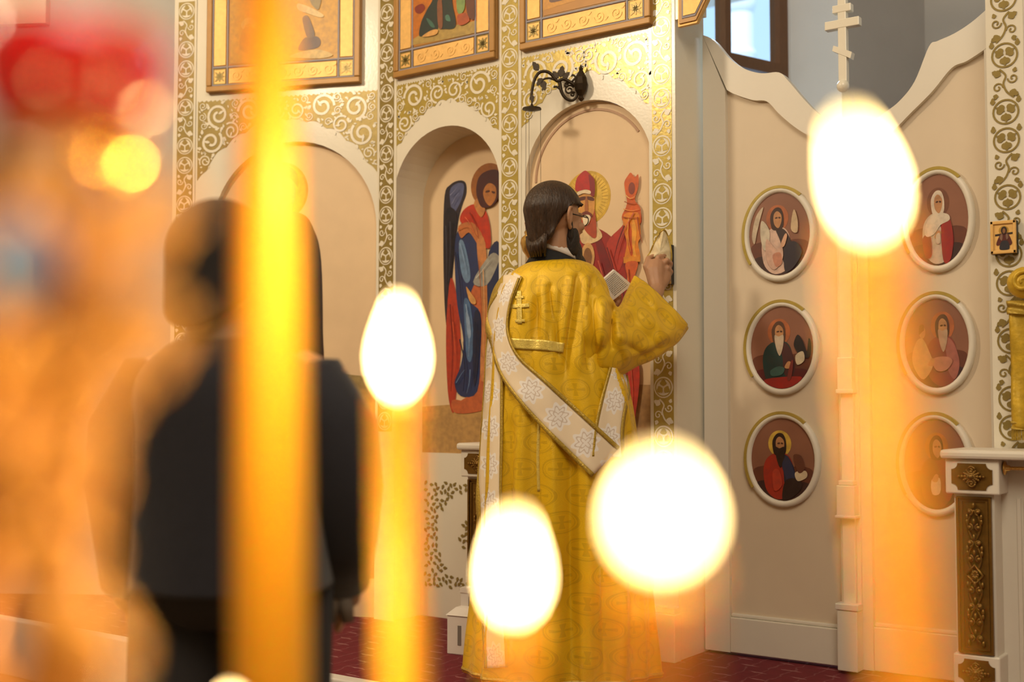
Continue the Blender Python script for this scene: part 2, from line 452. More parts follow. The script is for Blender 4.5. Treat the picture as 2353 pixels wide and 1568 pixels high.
# clear window pane
pane_m = bpy.data.materials.new('window_glass'); pane_m.use_nodes = True
nt = pane_m.node_tree; nt.nodes.clear()
t = nt.nodes.new('ShaderNodeBsdfTransparent'); gl = nt.nodes.new('ShaderNodeBsdfGlossy'); gl.inputs['Roughness'].default_value = 0.05
mxs = nt.nodes.new('ShaderNodeMixShader'); mxs.inputs[0].default_value = 0.06; oo = nt.nodes.new('ShaderNodeOutputMaterial')
t.inputs[0].default_value = (0.93, 0.97, 1.0, 1)
nt.links.new(t.outputs[0], mxs.inputs[1]); nt.links.new(gl.outputs[0], mxs.inputs[2]); nt.links.new(mxs.outputs[0], oo.inputs[0])

# ------------------------------------------------------------------ the room
ZT = 3.6; ZC = 5.4
um = lambda px, py=700: MAIN.uz(px, py)[0]
uw = lambda px, py=500: WING.uz(px, py)[0]
u_corner = um(1555)
YS = 3.365                                   # front edge of the raised solea
# floors
mb = MB().box((-9, YS, -0.25), (4, 9.5, 0.0))
struct('floor', mb, carpet, label='dark red patterned carpet on the raised platform before the icon wall', cat='floor')
mb = MB().box((-9, -6, -0.30), (4, YS, -0.25))
struct('floor_nave', mb, nosym, label='brown parquet floor of the nave below the carpeted platform', cat='floor')
mb = MB().box((-9, YS-0.03, -0.25), (4, YS+0.035, 0.012))
struct('trim_1', mb, nosing, label='white stone nosing along the edge of the carpeted platform', cat='step', bevel=0.006)
# enclosing room
struct('ceiling', MB().box((-9, -6, ZC), (5, 12, ZC+0.1)), ceilm, label='plain plaster ceiling of the church', cat='ceiling')
struct('wall_back', MB().box((-9, -6.1, -0.3), (5, -6, ZC)), navew, label='plain plaster wall behind the congregation', cat='wall')
struct('wall_right', MB().box((4, -6, -0.3), (4.1, 12, ZC)), navew, label='plain plaster wall of the right aisle', cat='wall')
# side wall beyond the wing
e_w = WING.uz(405, 100)[0]
struct('wall_left', MB().box((-9, -6, -0.3), (-8.9, 12, ZC)), navew, label='plain plaster wall of the left aisle', cat='wall')
pa = WING.p(e_w-0.55, 0, -0.35); dl = (RT*-1.0 + FW0*0.10).normalized()
AISLE = Plane(pa, -dl, Vector((0,0,1)).cross(dl)*(-1) if (Vector((0,0,1)).cross(dl)*(-1)).dot(FW0) < 0 else Vector((0,0,1)).cross(dl))
mb = MB().rect(-2.6, 0.75, -0.25, ZC, AISLE, -0.1, 0)
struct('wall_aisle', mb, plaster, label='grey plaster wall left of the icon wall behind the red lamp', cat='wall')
mb = MB().rect(*sorted((AISLE.uz(-140, 30)[0], AISLE.uz(115, 30)[0])), AISLE.uz(60, 62)[1], AISLE.uz(60, -300)[1], AISLE, 0.0, 0.05)
struct('wall_lit_patch', mb, white, label='pale block standing for the lit area high on the grey aisle wall', cat='wall')  # lit area of the aisle wall put in as a pale block

# ---- main icon wall with arch openings
def arch_pts(uc, zs, r, n=26, a0=0.0, a1=PI):
    return [(uc + r*math.cos(a0+(a1-a0)*i/n), zs + r*math.sin(a0+(a1-a0)*i/n)) for i in range(n+1)]
def bay(P, uL, uR, uc, zs, r, zb):
    """wall around an arched opening that reaches down to zb"""
    pts = [(uL, zb), (uL, ZT), (uR, ZT), (uR, zb), (uc+r, zb)] + arch_pts(uc, zs, r) + [(uc-r, zb)]
    return pts
wallf = thing('wall_front', MAIN.p(um(1180), 0), 'white painted icon wall with arches and gold scrollwork', 'wall'); wallf['kind'] = 'structure'
ub2L, ub2R = um(905, 430), um(1149, 430); r2 = (ub2R-ub2L)/2; c2 = (ub2L+ub2R)/2; z2 = MAIN.uz(1040, 287)[1]-r2
ub3L, ub3R = um(1207, 430), um(1500, 430); r3 = (ub3R-ub3L)/2; c3 = (ub3L+ub3R)/2; z3 = MAIN.uz(1365, 228)[1]-r3
u01 = um(868); u12 = um(1172)
mb = MB().prism(bay(MAIN, u01, u12, c2, z2, r2, 0.0), MAIN, -0.24, 0)
part('arch_wall', mb, white, wallf)
mb = MB().prism(bay(MAIN, u12, u_corner, c3, z3, r3, 0.0), MAIN, -0.26, 0)
part('arch_wall', mb, white, wallf)
# back closure of bay 3 and the wing icons, thin niche
# ---- wing
wallw = thing('wall_wing', WING.p(-0.5, 0), 'white painted wing of the icon wall with one wide arch', 'wall'); wallw['kind'] = 'structure'
ub1L, ub1R = uw(487, 560), uw(869, 560); r1 = (ub1R-ub1L)/2 - 0.005; c1 = (ub1L+ub1R)/2 - 0.005; z1 = WING.uz(680, 325)[1]-r1
ue = uw(400)
mb = MB().prism(bay(WING, ue, 0.0, c1, z1, r1, 0.0), WING, -0.24, 0)
part('arch_wall', mb, white, wallw)
part('end_face', MB().rect(ue-0.012, ue, 0, ZT, WING, -0.24, 0.002), white, wallw)
# ---- right pilaster wall beside the gates
u4L = um(2276, 500)
walr = thing('wall_pilaster', MAIN.p(u4L+0.1, 0), 'white painted pier beside the gates with a gold scroll strip', 'wall'); walr['kind'] = 'structure'
part('pier_face', MB().rect(u4L, u4L+1.6, 0, ZT, MAIN, -0.26, 0), white2, walr)

# ---- moulding grooves around the wing frame and fillets along strips
def fillets(P, wall, ulist, z0=0.0, z1=ZT):
    for u in ulist:
        part('fillet', MB().rect(u-0.006, u+0.006, z0, z1, P, 0, 0.008), white, wall, bevel=0.003)

# ---- gold scroll strips: tiles
SW = 0.092
O0 = Plane((0,0,0), (1,0,0), (0,-1,0))
def tile_ring(gold_ground, flip=False):
    m = MB(); r = 0.045
    if gold_ground:
        m.rect(-SW/2, SW/2, -0.05, 0.05, O0, 0, 0.002, 0)
        m.prism(circle(0, 0, r*0.98, 22), O0, 0.002, 0.003, 1)
        m.ribbon(circle(0, 0, r*0.80, 22)+[(r*0.80, 0)], 0.004, O0, 0.003, 0.0045, 0)
        for k in range(3):
            a = PI/2+k*2*PI/3
            m.prism(leaf(0.005*math.cos(a), 0.005*math.sin(a), a, 0.029, 0.032), O0, 0.003, 0.0045, 0)
    else:
        m.ribbon(circle(0, 0, r*0.93, 24)+[(r*0.93, 0)], 0.0062, O0, 0, 0.003, 0)
        a0 = 0.55
        for k in range(3):
            a = a0+k*2*PI/3
            m.prism(circle(0.021*math.cos(a+.35), 0.021*math.sin(a+.35), 0.0105, 12), O0, 0, 0.003, 0)
            m.prism(circle(0.021*math.cos(a-.35), 0.021*math.sin(a-.35), 0.0105, 12), O0, 0, 0.0032, 0)
            m.prism(leaf(0.004*math.cos(a), 0.004*math.sin(a), a, 0.034, 0.020), O0, 0, 0.0034, 0)
        for sx in (-1, 1):
            m.prism(leaf(sx*0.043, 0.028, math.pi/2 if sx > 0 else math.pi/2, 0.026, 0.018), O0, 0, 0.003, 0)
    return m
def tile_scroll(gold_ground, sgn=1):
    m = MB()
    if gold_ground:
        m.rect(-SW/2, SW/2, -0.05, 0.05, O0, 0, 0.002, 0)
        q = 1; d0, d1 = 0.002, 0.0035
    else:
        q = 0; d0, d1 = 0, 0.003
    pts = catmull([(-0.028*sgn, -0.052), (-0.005*sgn, -0.03), (0.006*sgn, 0), (-0.002*sgn, 0.028), (0.018*sgn, 0.052)], k=5)
    m.ribbon(pts, 0.0062, O0, d0, d1, q)
    m.ribbon(spiral(0.025*sgn, -0.013, 0.018, PI if sgn > 0 else 0, 1.2, 16, 0.2, -sgn), 0.005, O0, d0, d1+.0002, q)
    m.ribbon(spiral(-0.026*sgn, 0.016, 0.018, 0 if sgn > 0 else PI, 1.2, 16, 0.2, -sgn), 0.005, O0, d0, d1+.0004, q)
    for (lu, lz, la, ll, lw) in ((0.014, 0.03, 0.5, 0.034, 0.028), (-0.014, -0.03, 3.6, 0.034, 0.028), (0.03, -0.034, -1.3, 0.02, 0.018), (-0.03, 0.036, 1.9, 0.018, 0.016)):
        m.prism(leaf(lu*sgn, lz, la if sgn > 0 else PI-la, ll, lw), O0, d0, d1+.0006, q)
    return m
TILES = {}
for gg in (0, 1):
    TILES[gg, 'C'] = tile_ring(gg).mesh('scroll_ring_tile', [goldp, white])
    TILES[gg, 'S'] = tile_scroll(gg, 1).mesh('scroll_vine_tile', [goldp, white])
    TILES[gg, 'Z'] = tile_scroll(gg, -1).mesh('scroll_vine_tile', [goldp, white])
TILES_D = {}
for k_, me_ in list(TILES.items()):
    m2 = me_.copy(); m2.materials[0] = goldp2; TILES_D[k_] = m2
def strip(P, wall, u, z0, z1, gg, d=0.004, dark=False, phase=0):
    seq = 'CCSCZ'
    n = int((z1-z0)/0.1)
    for i in range(n):
        z = z1-0.05-i*0.1
        o = link('gold_scroll_tile', (TILES_D if dark else TILES)[gg, seq[(i+phase) % 5]])
        M = Matrix((P.U, -P.N, Vector((0,0,1)))).transposed().to_4x4(); M.translation = P.p(u, z, d)
        o.matrix_world = M
        bpy.context.view_layer.update() if False else None
        o.parent = wall; o.matrix_parent_inverse = Matrix.Translation(wall.location).inverted()
P1U = um(888); P2U = um(1173); P3U = um(1525); P4U = um(2313, 300)
for (P, wall, u, nm) in ((MAIN, wallf, P1U, 0), (MAIN, wallf, P2U, 0), (MAIN, wallf, P3U, 0), (MAIN, walr, P4U, 0)):
    part('pilaster_strip', MB().rect(u-0.062, u+0.062, 0.0, ZT, P, 0, 0.004), white, wall)
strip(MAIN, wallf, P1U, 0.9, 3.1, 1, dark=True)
strip(MAIN, wallf, P2U, 0.9, 2.95, 1, phase=2)
strip(MAIN, wallf, P3U, 0.6, 2.85, 1, phase=1)
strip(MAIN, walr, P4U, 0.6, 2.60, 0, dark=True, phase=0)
P0U = uw(424)
part('pilaster_strip', MB().rect(P0U-0.062, P0U+0.052, 0.0, ZT, WING, 0, 0.004), white, wallw)
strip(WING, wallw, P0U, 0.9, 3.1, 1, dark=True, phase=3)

# ---- spandrel scrollwork above each arch
def spandrel(P, wall, uL, uR, uc, zs, r, ztL, gap, seed, material, mid=True):
    rnd = random.Random(seed); m = MB()
    half = (uR-uL)/2; ucen = (uL+uR)/2
    def inside(u, z, q):                        # u measured from the middle, one half
        if u < q*0.4 or u > half-q or z > ztL-q: return False
        dd = math.hypot(u+ucen-uc, z-zs)
        lim = r + gap + 0.05*max(0, 1-u/half*1.1)
        return dd > lim+q and z > zs+r*0.42-0.02 and (u > half*0.55 or z > zs+r*0.75)
    circ = []
    def edge(u):                               # scalloped lower edge of the gilded field
        t = u/half; sc = 0.016*abs(math.sin(t*PI*4.5))
        rr = r+gap+0.05*max(0, 1-t*1.1)+sc
        du = u+ucen-uc
        zz = zs+math.sqrt(max(0.0, rr*rr-du*du)) if abs(du) < rr else zs
        return max(zz, zs+r*0.40+(0.03 if t < 0.97 else 0)+sc)
    for q, tries in ((0.066, 900), (0.048, 1200), (0.034, 2200), (0.023, 3500)):
        for _ in range(tries):
            u = rnd.uniform(0, half); z = rnd.uniform(zs, ztL)
            if inside(u, z, q) and all(math.hypot(u-a, z-b) > (q+c)*0.95 for a, b, c in circ): circ.append((u, z, q))
    for sg in (-1, 1):
        n = 60; us = [half*i/n for i in range(n+1)]
        m.prism([(ucen+sg*u, ztL-0.004*(i % 3)) for i, u in enumerate(us)]+[(ucen+sg*u, min(edge(u), ztL-0.012)) for u in us[::-1]], P, 0, 0.002, 0)
        for i, (u, z, q) in enumerate(circ):
            a = (i*2.4) % (2*PI); x = ucen+sg*u
            aa = a if sg > 0 else PI-a
            dz = 0.0003*(i % 5)
            m.ribbon(spiral(x, z, q*0.95, aa, 1.45, 26, 0.25, sg), q*0.20, P, 0.002, 0.0035+dz, 1)
            if q > 0.03:
                for k in range(5):
                    b = aa+0.5+k*2*PI/5
                    m.prism(leaf(x+math.cos(b)*q*0.96, z+math.sin(b)*q*0.96, b+sg*0.9, q*0.42, q*0.26), P, 0.002, 0.0034+dz, 1)
                m.prism(leaf(x-math.cos(aa)*q*0.1, z-math.sin(aa)*q*0.1, aa+2.2, q*0.62, q*0.22), P, 0.002, 0.0036+dz, 1)
        k = 0
        for i in range(520):                   # little white flecks between the scrolls
            u = rnd.uniform(0.0, half-0.008); z = rnd.uniform(zs, ztL-0.008)
            if z < edge(u)+0.006 or any(math.hypot(u-a, z-b) < c*1.02 for a, b, c in circ): continue
            aa = rnd.uniform(0, 2*PI); x = ucen+sg*u
            m.prism(leaf(x, z, aa, 0.017, 0.009), P, 0.002, 0.0037, 1)
    o = part('gold_scrollwork', m, [material, white], wall); o['kind'] = 'stuff'
    return o
zt2 = MAIN.uz(915, 195)[1]; zt3 = MAIN.uz(1200, 132)[1]; zt1 = WING.uz(470, 232)[1]
spandrel(MAIN, wallf, um(909), um(1146), c2, z2, r2, zt2, 0.07, 3, goldp)
spandrel(MAIN, wallf, um(1199), um(1502), c3, z3, r3, zt3, 0.07, 5, goldp)
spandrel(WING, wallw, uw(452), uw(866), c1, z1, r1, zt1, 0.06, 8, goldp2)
fillets(WING, wallw, [uw(445)])

# ---- jamb of the gate opening and its plinth
part('plinth', MB().rect(u_corner-0.16, u_corner+0.012, 0, 0.19, MAIN, 0, 0.06).rect(u_corner-0.16, u_corner+0.005, 0.19, 0.215, MAIN, 0, 0.045), white, wallf, bevel=0.004)

# ---- apse behind the gates
AP = [cc(0.55, 6.40), cc(0.91, 6.65), cc(1.63, 7.145), cc(1.66, 7.16), cc(1.89, 6.9), cc(2.51, 7.3), cc(3.4, 6.9), cc(5.2, 6.2)]
def wseg(a, b, z0, z1, th=0.12):
    d = (b-a).normalized(); n = d.cross(Vector((0,0,1)))
    if n.dot(FW0) > 0: n = -n
    P = Plane(a, d, n); return P, (b-a).length
Pw, Lw = wseg(AP[1]-(AP[2]-AP[1]), AP[3], 0, 0)
wu0, wz0 = Pw.uz(1640, 200); wu1, wz1 = Pw.uz(1812, 176)
zs_ = wz1-0.06
struct('wall_apse', MB().rect(0.6, Lw, 0, zs_, Pw, -0.12, 0), plasterl, label='pale plaster apse wall under the window behind the gates', cat='wall')
P_, L_ = wseg(AP[3], AP[4], 0, 0)
struct('wall_reveal', MB().rect(0, L_, 0, ZC, P_, -0.12, 0), plasterl, label='pale window reveal washed with blue daylight behind the gates', cat='wall')
P_, L_ = wseg(AP[4], AP[5], 0, 0)
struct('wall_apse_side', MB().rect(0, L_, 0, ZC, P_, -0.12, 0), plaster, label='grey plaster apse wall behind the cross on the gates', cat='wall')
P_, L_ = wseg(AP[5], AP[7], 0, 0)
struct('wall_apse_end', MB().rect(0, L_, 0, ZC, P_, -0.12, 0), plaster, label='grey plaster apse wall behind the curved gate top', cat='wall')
win = thing('window_1', Pw.p(wu1-0.3, zs_), 'brown wooden window with bright daylight panes above the gates', 'window'); win['kind'] = 'structure'
zz1 = 4.6
fw = 0.07
part('window_frame', MB().rect(wu1-fw, wu1, zs_, zz1, Pw, -0.08, 0.0).rect(0.6, wu1-fw, zs_, zs_+0.02, Pw, -0.08, 0.0), woodbr, win)
um1, uz1_ = Pw.uz(1672, 60)
struct('wall_apse_jamb', MB().rect(wu1, Lw+0.01, 0, ZC, Pw, -0.12, -0.001), plasterl, label='narrow pale plaster strip beside the wooden window', cat='wall')
part('mullion', MB().rect(um1-0.022, um1+0.022, zs_, zz1, Pw, -0.08, 0.005), woodbr, win)
zr = Pw.uz(1740, 148)[1]
part('lower_rail', MB().rect(0.6, wu1-fw, zr-0.035, zr+0.035, Pw, -0.08, 0.003), woodbr, win)
part('pane', MB().rect(0.6, um1-0.022, zs_+0.02, zz1, Pw, -0.045, -0.04), pane_m, win)
part('pane', MB().rect(um1+0.022, wu1-fw, zs_+0.02, zz1, Pw, -0.045, -0.04), pane_m, win)
struct('wall_apse_top', MB().rect(0.6, Lw, zz1, ZC, Pw, -0.12, 0), plasterl, label='pale plaster apse wall above the window', cat='wall')
# white tower outside the window
tw = thing('bell_tower', cc(4.25, 24.0, -0.3), 'white domed tower standing in daylight outside the window', 'tower')
tx, ty = at(1706, 60, 24.0), at(1706, 60, 24.0)
bx = at(1702, 300, 24.0); hz = lambda py: at(1702, py, 24.0).z
part('shaft', MB().lathe([(0.28, -0.3-hz(300)), (0.28, hz(140)-hz(300)), (0.27, hz(30)-hz(300))], bx, 20), towerw, tw)
part('dome', MB().lathe([(0.27, hz(30)-hz(300)), (0.33, hz(8)-hz(300)), (0.36, hz(-20)-hz(300)), (0.28, hz(-60)-hz(300)), (0.10, hz(-100)-hz(300)), (0.02, hz(-140)-hz(300))], bx, 20), towerw, tw, smooth=True)
part('cornice', MB().lathe([(0.28, hz(140)-hz(300)), (0.33, hz(125)-hz(300)), (0.28, hz(112)-hz(300))], bx, 20), towerw, tw)

# ------------------------------------------------------------------ paintings
def paint_layer(m, P, shapes, d=0.001, step=0.0006, mapf=None):
    """shapes: (colour, [points], smooth)"""
    for i, sh in enumerate(shapes):
        col, pts = sh[0], sh[1]; sm = sh[2] if len(sh) > 2 else True
        if mapf: pts = [mapf(*p) for p in pts]
        if sm: pts = catmull(pts, True, 4)
        m.sheet(pts, P, d+step*i, srgb(col))
    return m
def ell(u, z, a, b, n=20): return circle(u, z, a, n, b)

def strokes(m, P, L, mapf, d=0.02):
    for i, (col, wd, pts) in enumerate(L):
        m.ribbon(catmull([mapf(x, y) for x, y in pts], False, 4), wd, P, d-0.001, d+0.0001*(i % 7), 0, srgb(col), taper=True)
# ---- arched icon niche boards
def niche_board(P, uc, zs, r, zb, dd, matl):
    return MB().prism([(uc+r, zb)] + arch_pts(uc, zs, r, 26) + [(uc-r, zb)], P, dd-0.02, dd, 0)
# bay 3: crowned saint with a flaming staff
ic3 = thing('arched_icon', MAIN.p(c3, 0.86, -0.03), 'arched wall icon of a crowned red-robed saint raising an orange staff behind the deacon', 'icon')
part('board', niche_board(MAIN, c3, z3, r3-0.001, 0.0, -0.035, beige), beige, ic3)
D3 = MAIN.off(-0.035)
mp3 = lambda x, y: D3.uz(x, y)
m = MB()
m.prism(circle(*mp3(1350, 455), 0.118, 36), D3, 0, 0.0008, 0, srgb('#d9b03a'))
paint_layer(m, D3, [
  ('#e9c24d', ell(*mp3(1350, 455), 0.106, 0.106, 30), False),
  ('#c6a070', [mp3(1200, 900), mp3(1330, 880), mp3(1500, 885), mp3(1500, 1250), mp3(1200, 1250)], False),
  ('#9c2723', [mp3(x, y) for x, y in ((1300,560),(1340,520),(1385,530),(1420,560),(1445,600),(1440,650),(1450,760),(1455,900),(1440,1100),(1300,1100),(1290,800),(1285,640))]),
  ('#b8392c', [mp3(x, y) for x, y in ((1395,560),(1430,520),(1448,490),(1468,478),(1475,510),(1455,540),(1440,575),(1425,620),(1405,620))]),
  ('#7c1d22', [mp3(x, y) for x, y in ((1370,560),(1385,555),(1430,690),(1440,800),(1425,850),(1405,700))]),
  ('#c94b34', [mp3(x, y) for x, y in ((1330,620),(1345,610),(1365,700),(1370,900),(1350,900))]),
  ('#e8c894', [mp3(x, y) for x, y in ((1335,530),(1352,512),(1372,520),(1385,545),(1360,560),(1338,558))]),
  ('#d8a86a', ell(*mp3(1352, 590), 0.035, 0.06), False),
  ('#8a5c34', ell(*mp3(1352, 592), 0.022, 0.042), False),
  ('#b24b2c', [mp3(x, y) for x, y in ((1333,500),(1350,535),(1372,545),(1368,480),(1360,470),(1340,470))]),
  ('#d89a4c', [mp3(x, y) for x, y in ((1332,440),(1350,436),(1366,440),(1368,480),(1358,508),(1348,512),(1336,500),(1331,470))]),
  ('#5c2a22', [mp3(x, y) for x, y in ((1333,455),(1347,452),(1348,459),(1333,462))]),
  ('#5c2a22', [mp3(x, y) for x, y in ((1352,452),(1366,455),(1366,462),(1352,459))]),
  ('#b06a34', [mp3(x, y) for x, y in ((1348,455),(1352,455),(1354,485),(1346,485))]),
  ('#7a2f22', [mp3(x, y) for x, y in ((1338,492),(1350,486),(1362,492),(1362,500),(1350,497),(1338,500))]),
  ('#f0e0c0', [mp3(x, y) for x, y in ((1342,500),(1352,494),(1360,500),(1354,516),(1345,518))]),
  ('#c02a26', [mp3(x, y) for x, y in ((1326,440),(1327,415),(1335,402),(1348,393),(1360,403),(1369,415),(1368,440),(1348,436))]),
  ('#8a1e2a', [mp3(x, y) for x, y in ((1356,402),(1369,415),(1369,450),(1360,448),(1358,425))]),
  ('#efd9b4', [mp3(x, y) for x, y in ((1331,442),(1348,437),(1360,440),(1359,447),(1345,445),(1331,450))]),
  ('#d8601c', [mp3(x, y) for x, y in ((1440,440),(1438,420),(1446,405),(1453,398),(1462,408),(1470,402),(1470,430),(1462,460),(1475,480),(1473,520),(1445,520),(1432,500),(1444,470))]),
  ('#8c3a2a', ell(*mp3(1455, 434), 0.016, 0.026), False),
  ('#e88a24', [mp3(x, y) for x, y in ((1436,500),(1445,490),(1470,490),(1474,515),(1476,545),(1470,560),(1474,600),(1440,600),(1444,560),(1437,530))]),
  ('#c84d14', [mp3(x, y) for x, y in ((1448,510),(1455,530),(1460,560),(1455,590),(1447,560))]),
  ('#f0a83c', [mp3(x, y) for x, y in ((1458,505),(1467,530),(1463,570),(1468,596),(1460,590),(1456,550))]),
  ('#e0902c', [mp3(x, y) for x, y in ((1437,592),(1474,590),(1476,602),(1437,606))], False),
  ('#d0602c', [mp3(x, y) for x, y in ((1442,606),(1470,604),(1462,640),(1455,700),(1448,700),(1446,640))]),
  ('#cf4030', [mp3(x, y) for x, y in ((1448,820),(1470,830),(1474,880),(1464,960),(1462,975),(1456,970),(1450,900))]),
], 0.001)
for k in range(40):
    a = 2*PI*k/40; hc = mp3(1350, 455)
    m.ribbon([(hc[0]+0.075*math.cos(a), hc[1]+0.075*math.sin(a)), (hc[0]+0.104*math.cos(a), hc[1]+0.104*math.sin(a))], 0.0014, D3, 0.0008, 0.0019, 0, srgb('#b88a26'))
strokes(m, D3, [('#6a161c', 0.006, ((1400,570),(1420,640),(1425,720))), ('#d06048', 0.005, ((1380,600),(1400,680),(1405,780))), ('#6a161c', 0.006, ((1440,520),(1425,560),(1415,600))),
  ('#d8664c', 0.005, ((1462,490),(1440,530),(1425,570))), ('#701a20', 0.007, ((1350,640),(1375,700),(1400,760))), ('#d8725a', 0.004, ((1345,660),(1365,720),(1385,790))),
  ('#5c1418', 0.006, ((1435,640),(1442,720),(1444,800))), ('#f2b44c', 0.004, ((1450,500),(1448,540),(1455,580))), ('#a03a10', 0.005, ((1470,500),(1476,540),(1482,560))),
  ('#a84818', 0.004, ((1440,465),(1458,470),(1472,466))), ('#f0a050', 0.004, ((1438,482),(1456,486),(1474,482))), ('#a84818', 0.004, ((1436,500),(1456,503),(1474,500))),
  ('#f4c070', 0.004, ((1443,450),(1455,458),(1467,450))), ('#8a2a20', 0.003, ((1450,620),(1453,660),(1455,690))), ('#e06a50', 0.004, ((1456,850),(1460,900),(1458,950)))], mp3)
part('painted_saint', m, paintm, ic3)
part('inner_line', MB().ribbon(arch_pts(c3, z3, r3-0.035, 26, 0.6, PI), 0.010, D3, 0, 0.004), mat('faded_brown_line', (0.45, 0.27, 0.16), 0.5), ic3)

# bay 1 (wing): brown-robed saint
ic1 = thing('arched_icon', WING.p(c1, 0.6, -0.03), 'wide arched wall icon of a brown-robed haloed saint behind the thick candle', 'icon')
part('board', niche_board(WING, c1, z1, r1-0.001, 0.0, -0.035, beige), beige, ic1)
D1 = WING.off(-0.035); mp1 = lambda x, y: D1.uz(x, y)
m = MB()
m.prism(circle(*mp1(645, 440), 0.148, 36), D1, 0, 0.0008, 0, srgb('#c79a33'))
paint_layer(m, D1, [
  ('#e2b63e', ell(*mp1(645, 440), 0.135, 0.135, 30), False),
  ('#a9925c', [mp1(480, 880), mp1(690, 850), mp1(870, 868), mp1(870, 1330), mp1(480, 1330)], False),
  ('#4a2c18', [mp1(x, y) for x, y in ((560,520),(600,490),(690,490),(722,530),(738,600),(742,760),(745,870),(740,1200),(560,1200),(545,800),(545,600))]),
  ('#2e1c12', [mp1(x, y) for x, y in ((690,500),(722,530),(738,600),(742,760),(740,900),(715,900),(712,640))]),
  ('#7c4c26', [mp1(x, y) for x, y in ((600,560),(650,600),(660,900),(600,900))]),
  ('#c08a52', [mp1(x, y) for x, y in ((612,420),(645,395),(676,420),(676,465),(645,500),(614,465))]),
  ('#4a3220', [mp1(x, y) for x, y in ((606,425),(612,395),(645,378),(680,395),(684,430),(672,415),(645,402),(616,415))]),
  ('#6a4a30', [mp1(x, y) for x, y in ((616,465),(645,480),(674,465),(665,510),(645,530),(624,510))]),
  ('#c08a52', ell(*mp1(585, 590), 0.03, 0.04), False),
], 0.001)
part('painted_saint', m, paintm, ic1)

# ---- deacon door (bay 2) with painted angel
door = thing('door_1', MAIN.p(c2, 0, -0.22), 'arched side door painted with a blue-winged angel in red and blue', 'door'); door['kind'] = 'structure'
part('door_leaf', MB().rect(c2-r2-0.1, c2+r2+0.1, 0, z2+r2+0.15, MAIN, -0.26, -0.22), beige, door)
D2 = MAIN.off(-0.22); mp2 = lambda x, y: D2.uz(x, y)
m = MB()
m.prism(circle(*mp2(1122, 425), 0.105, 32), D2, 0, 0.0008, 0, srgb('#a5652c'))
W2 = lambda L: [mp2(x, y) for x, y in L]
paint_layer(m, D2, [
  ('#c39a5e', W2(((970,935),(1180,920),(1180,1200),(970,1200))), False),
  ('#2b2630', W2(((1022,450),(1035,425),(1055,415),(1070,420),(1072,445),(1062,475),(1052,520),(1040,640),(1030,760),(1022,700),(1019,560)))),
  ('#5b6288', W2(((1034,440),(1050,422),(1066,424),(1064,450),(1052,478),(1040,490)))),
  ('#1c1b26', W2(((1024,490),(1050,490),(1046,560),(1036,640),(1024,640)))),
  ('#b8402a', W2(((1036,640),(1052,690),(1060,800),(1050,900),(1042,950),(1030,900),(1026,760)))),
  ('#c86a3e', W2(((1060,520),(1090,520),(1110,600),(1115,700),(1122,900),(1118,940),(1050,950),(1040,920),(1080,880)))),
  ('#2c3a66', W2(((1050,540),(1068,520),(1095,530),(1105,600),(1096,640),(1080,690),(1105,720),(1106,800),(1098,900),(1060,910),(1046,880),(1060,840),(1066,780),(1052,700),(1046,600)))),
  ('#6f8fb4', W2(((1056,560),(1066,555),(1078,600),(1082,640),(1072,650),(1060,620)))),
  ('#54749e', W2(((1068,690),(1082,700),(1090,780),(1084,830),(1074,820),(1070,760)))),
  ('#90aacb', W2(((1072,720),(1080,730),(1084,770),(1077,775)))),
  ('#1d2746', W2(((1092,720),(1106,730),(1102,830),(1092,890),(1088,820)))),
  ('#c43a22', W2(((1060,510),(1066,485),(1090,470),(1115,480),(1128,520),(1128,570),(1105,560),(1090,530)))),
  ('#c87a44', W2(((1056,520),(1088,512),(1112,545),(1110,580),(1098,560),(1080,535),(1062,548)))),
  ('#d08a52', W2(((1098,560),(1118,560),(1122,720),(1120,860),(1106,860),(1110,700)))),
  ('#27345c', W2(((1126,580),(1150,560),(1152,680),(1130,740),(1122,660)))),
  ('#a5a49c', W2(((1090,648),(1130,585),(1150,590),(1150,600),(1122,655)))),
  ('#d8a05c', W2(((1074,660),(1084,672),(1096,690),(1094,700),(1082,692)))),
  ('#c8864c', W2(((1092,470),(1105,455),(1118,480),(1108,500)))),
  ('#4a2020', W2(((1098,430),(1106,405),(1128,392),(1150,395),(1155,430),(1140,470),(1112,478),(1100,455)))),
  ('#c07c40', W2(((1114,440),(1126,422),(1142,430),(1143,455),(1130,474),(1118,462)))),
  ('#5a3020', W2(((1120,440),(1128,438),(1129,442),(1120,444)))),
  ('#5a3020', W2(((1134,440),(1141,442),(1140,446),(1134,444)))),
], 0.001)
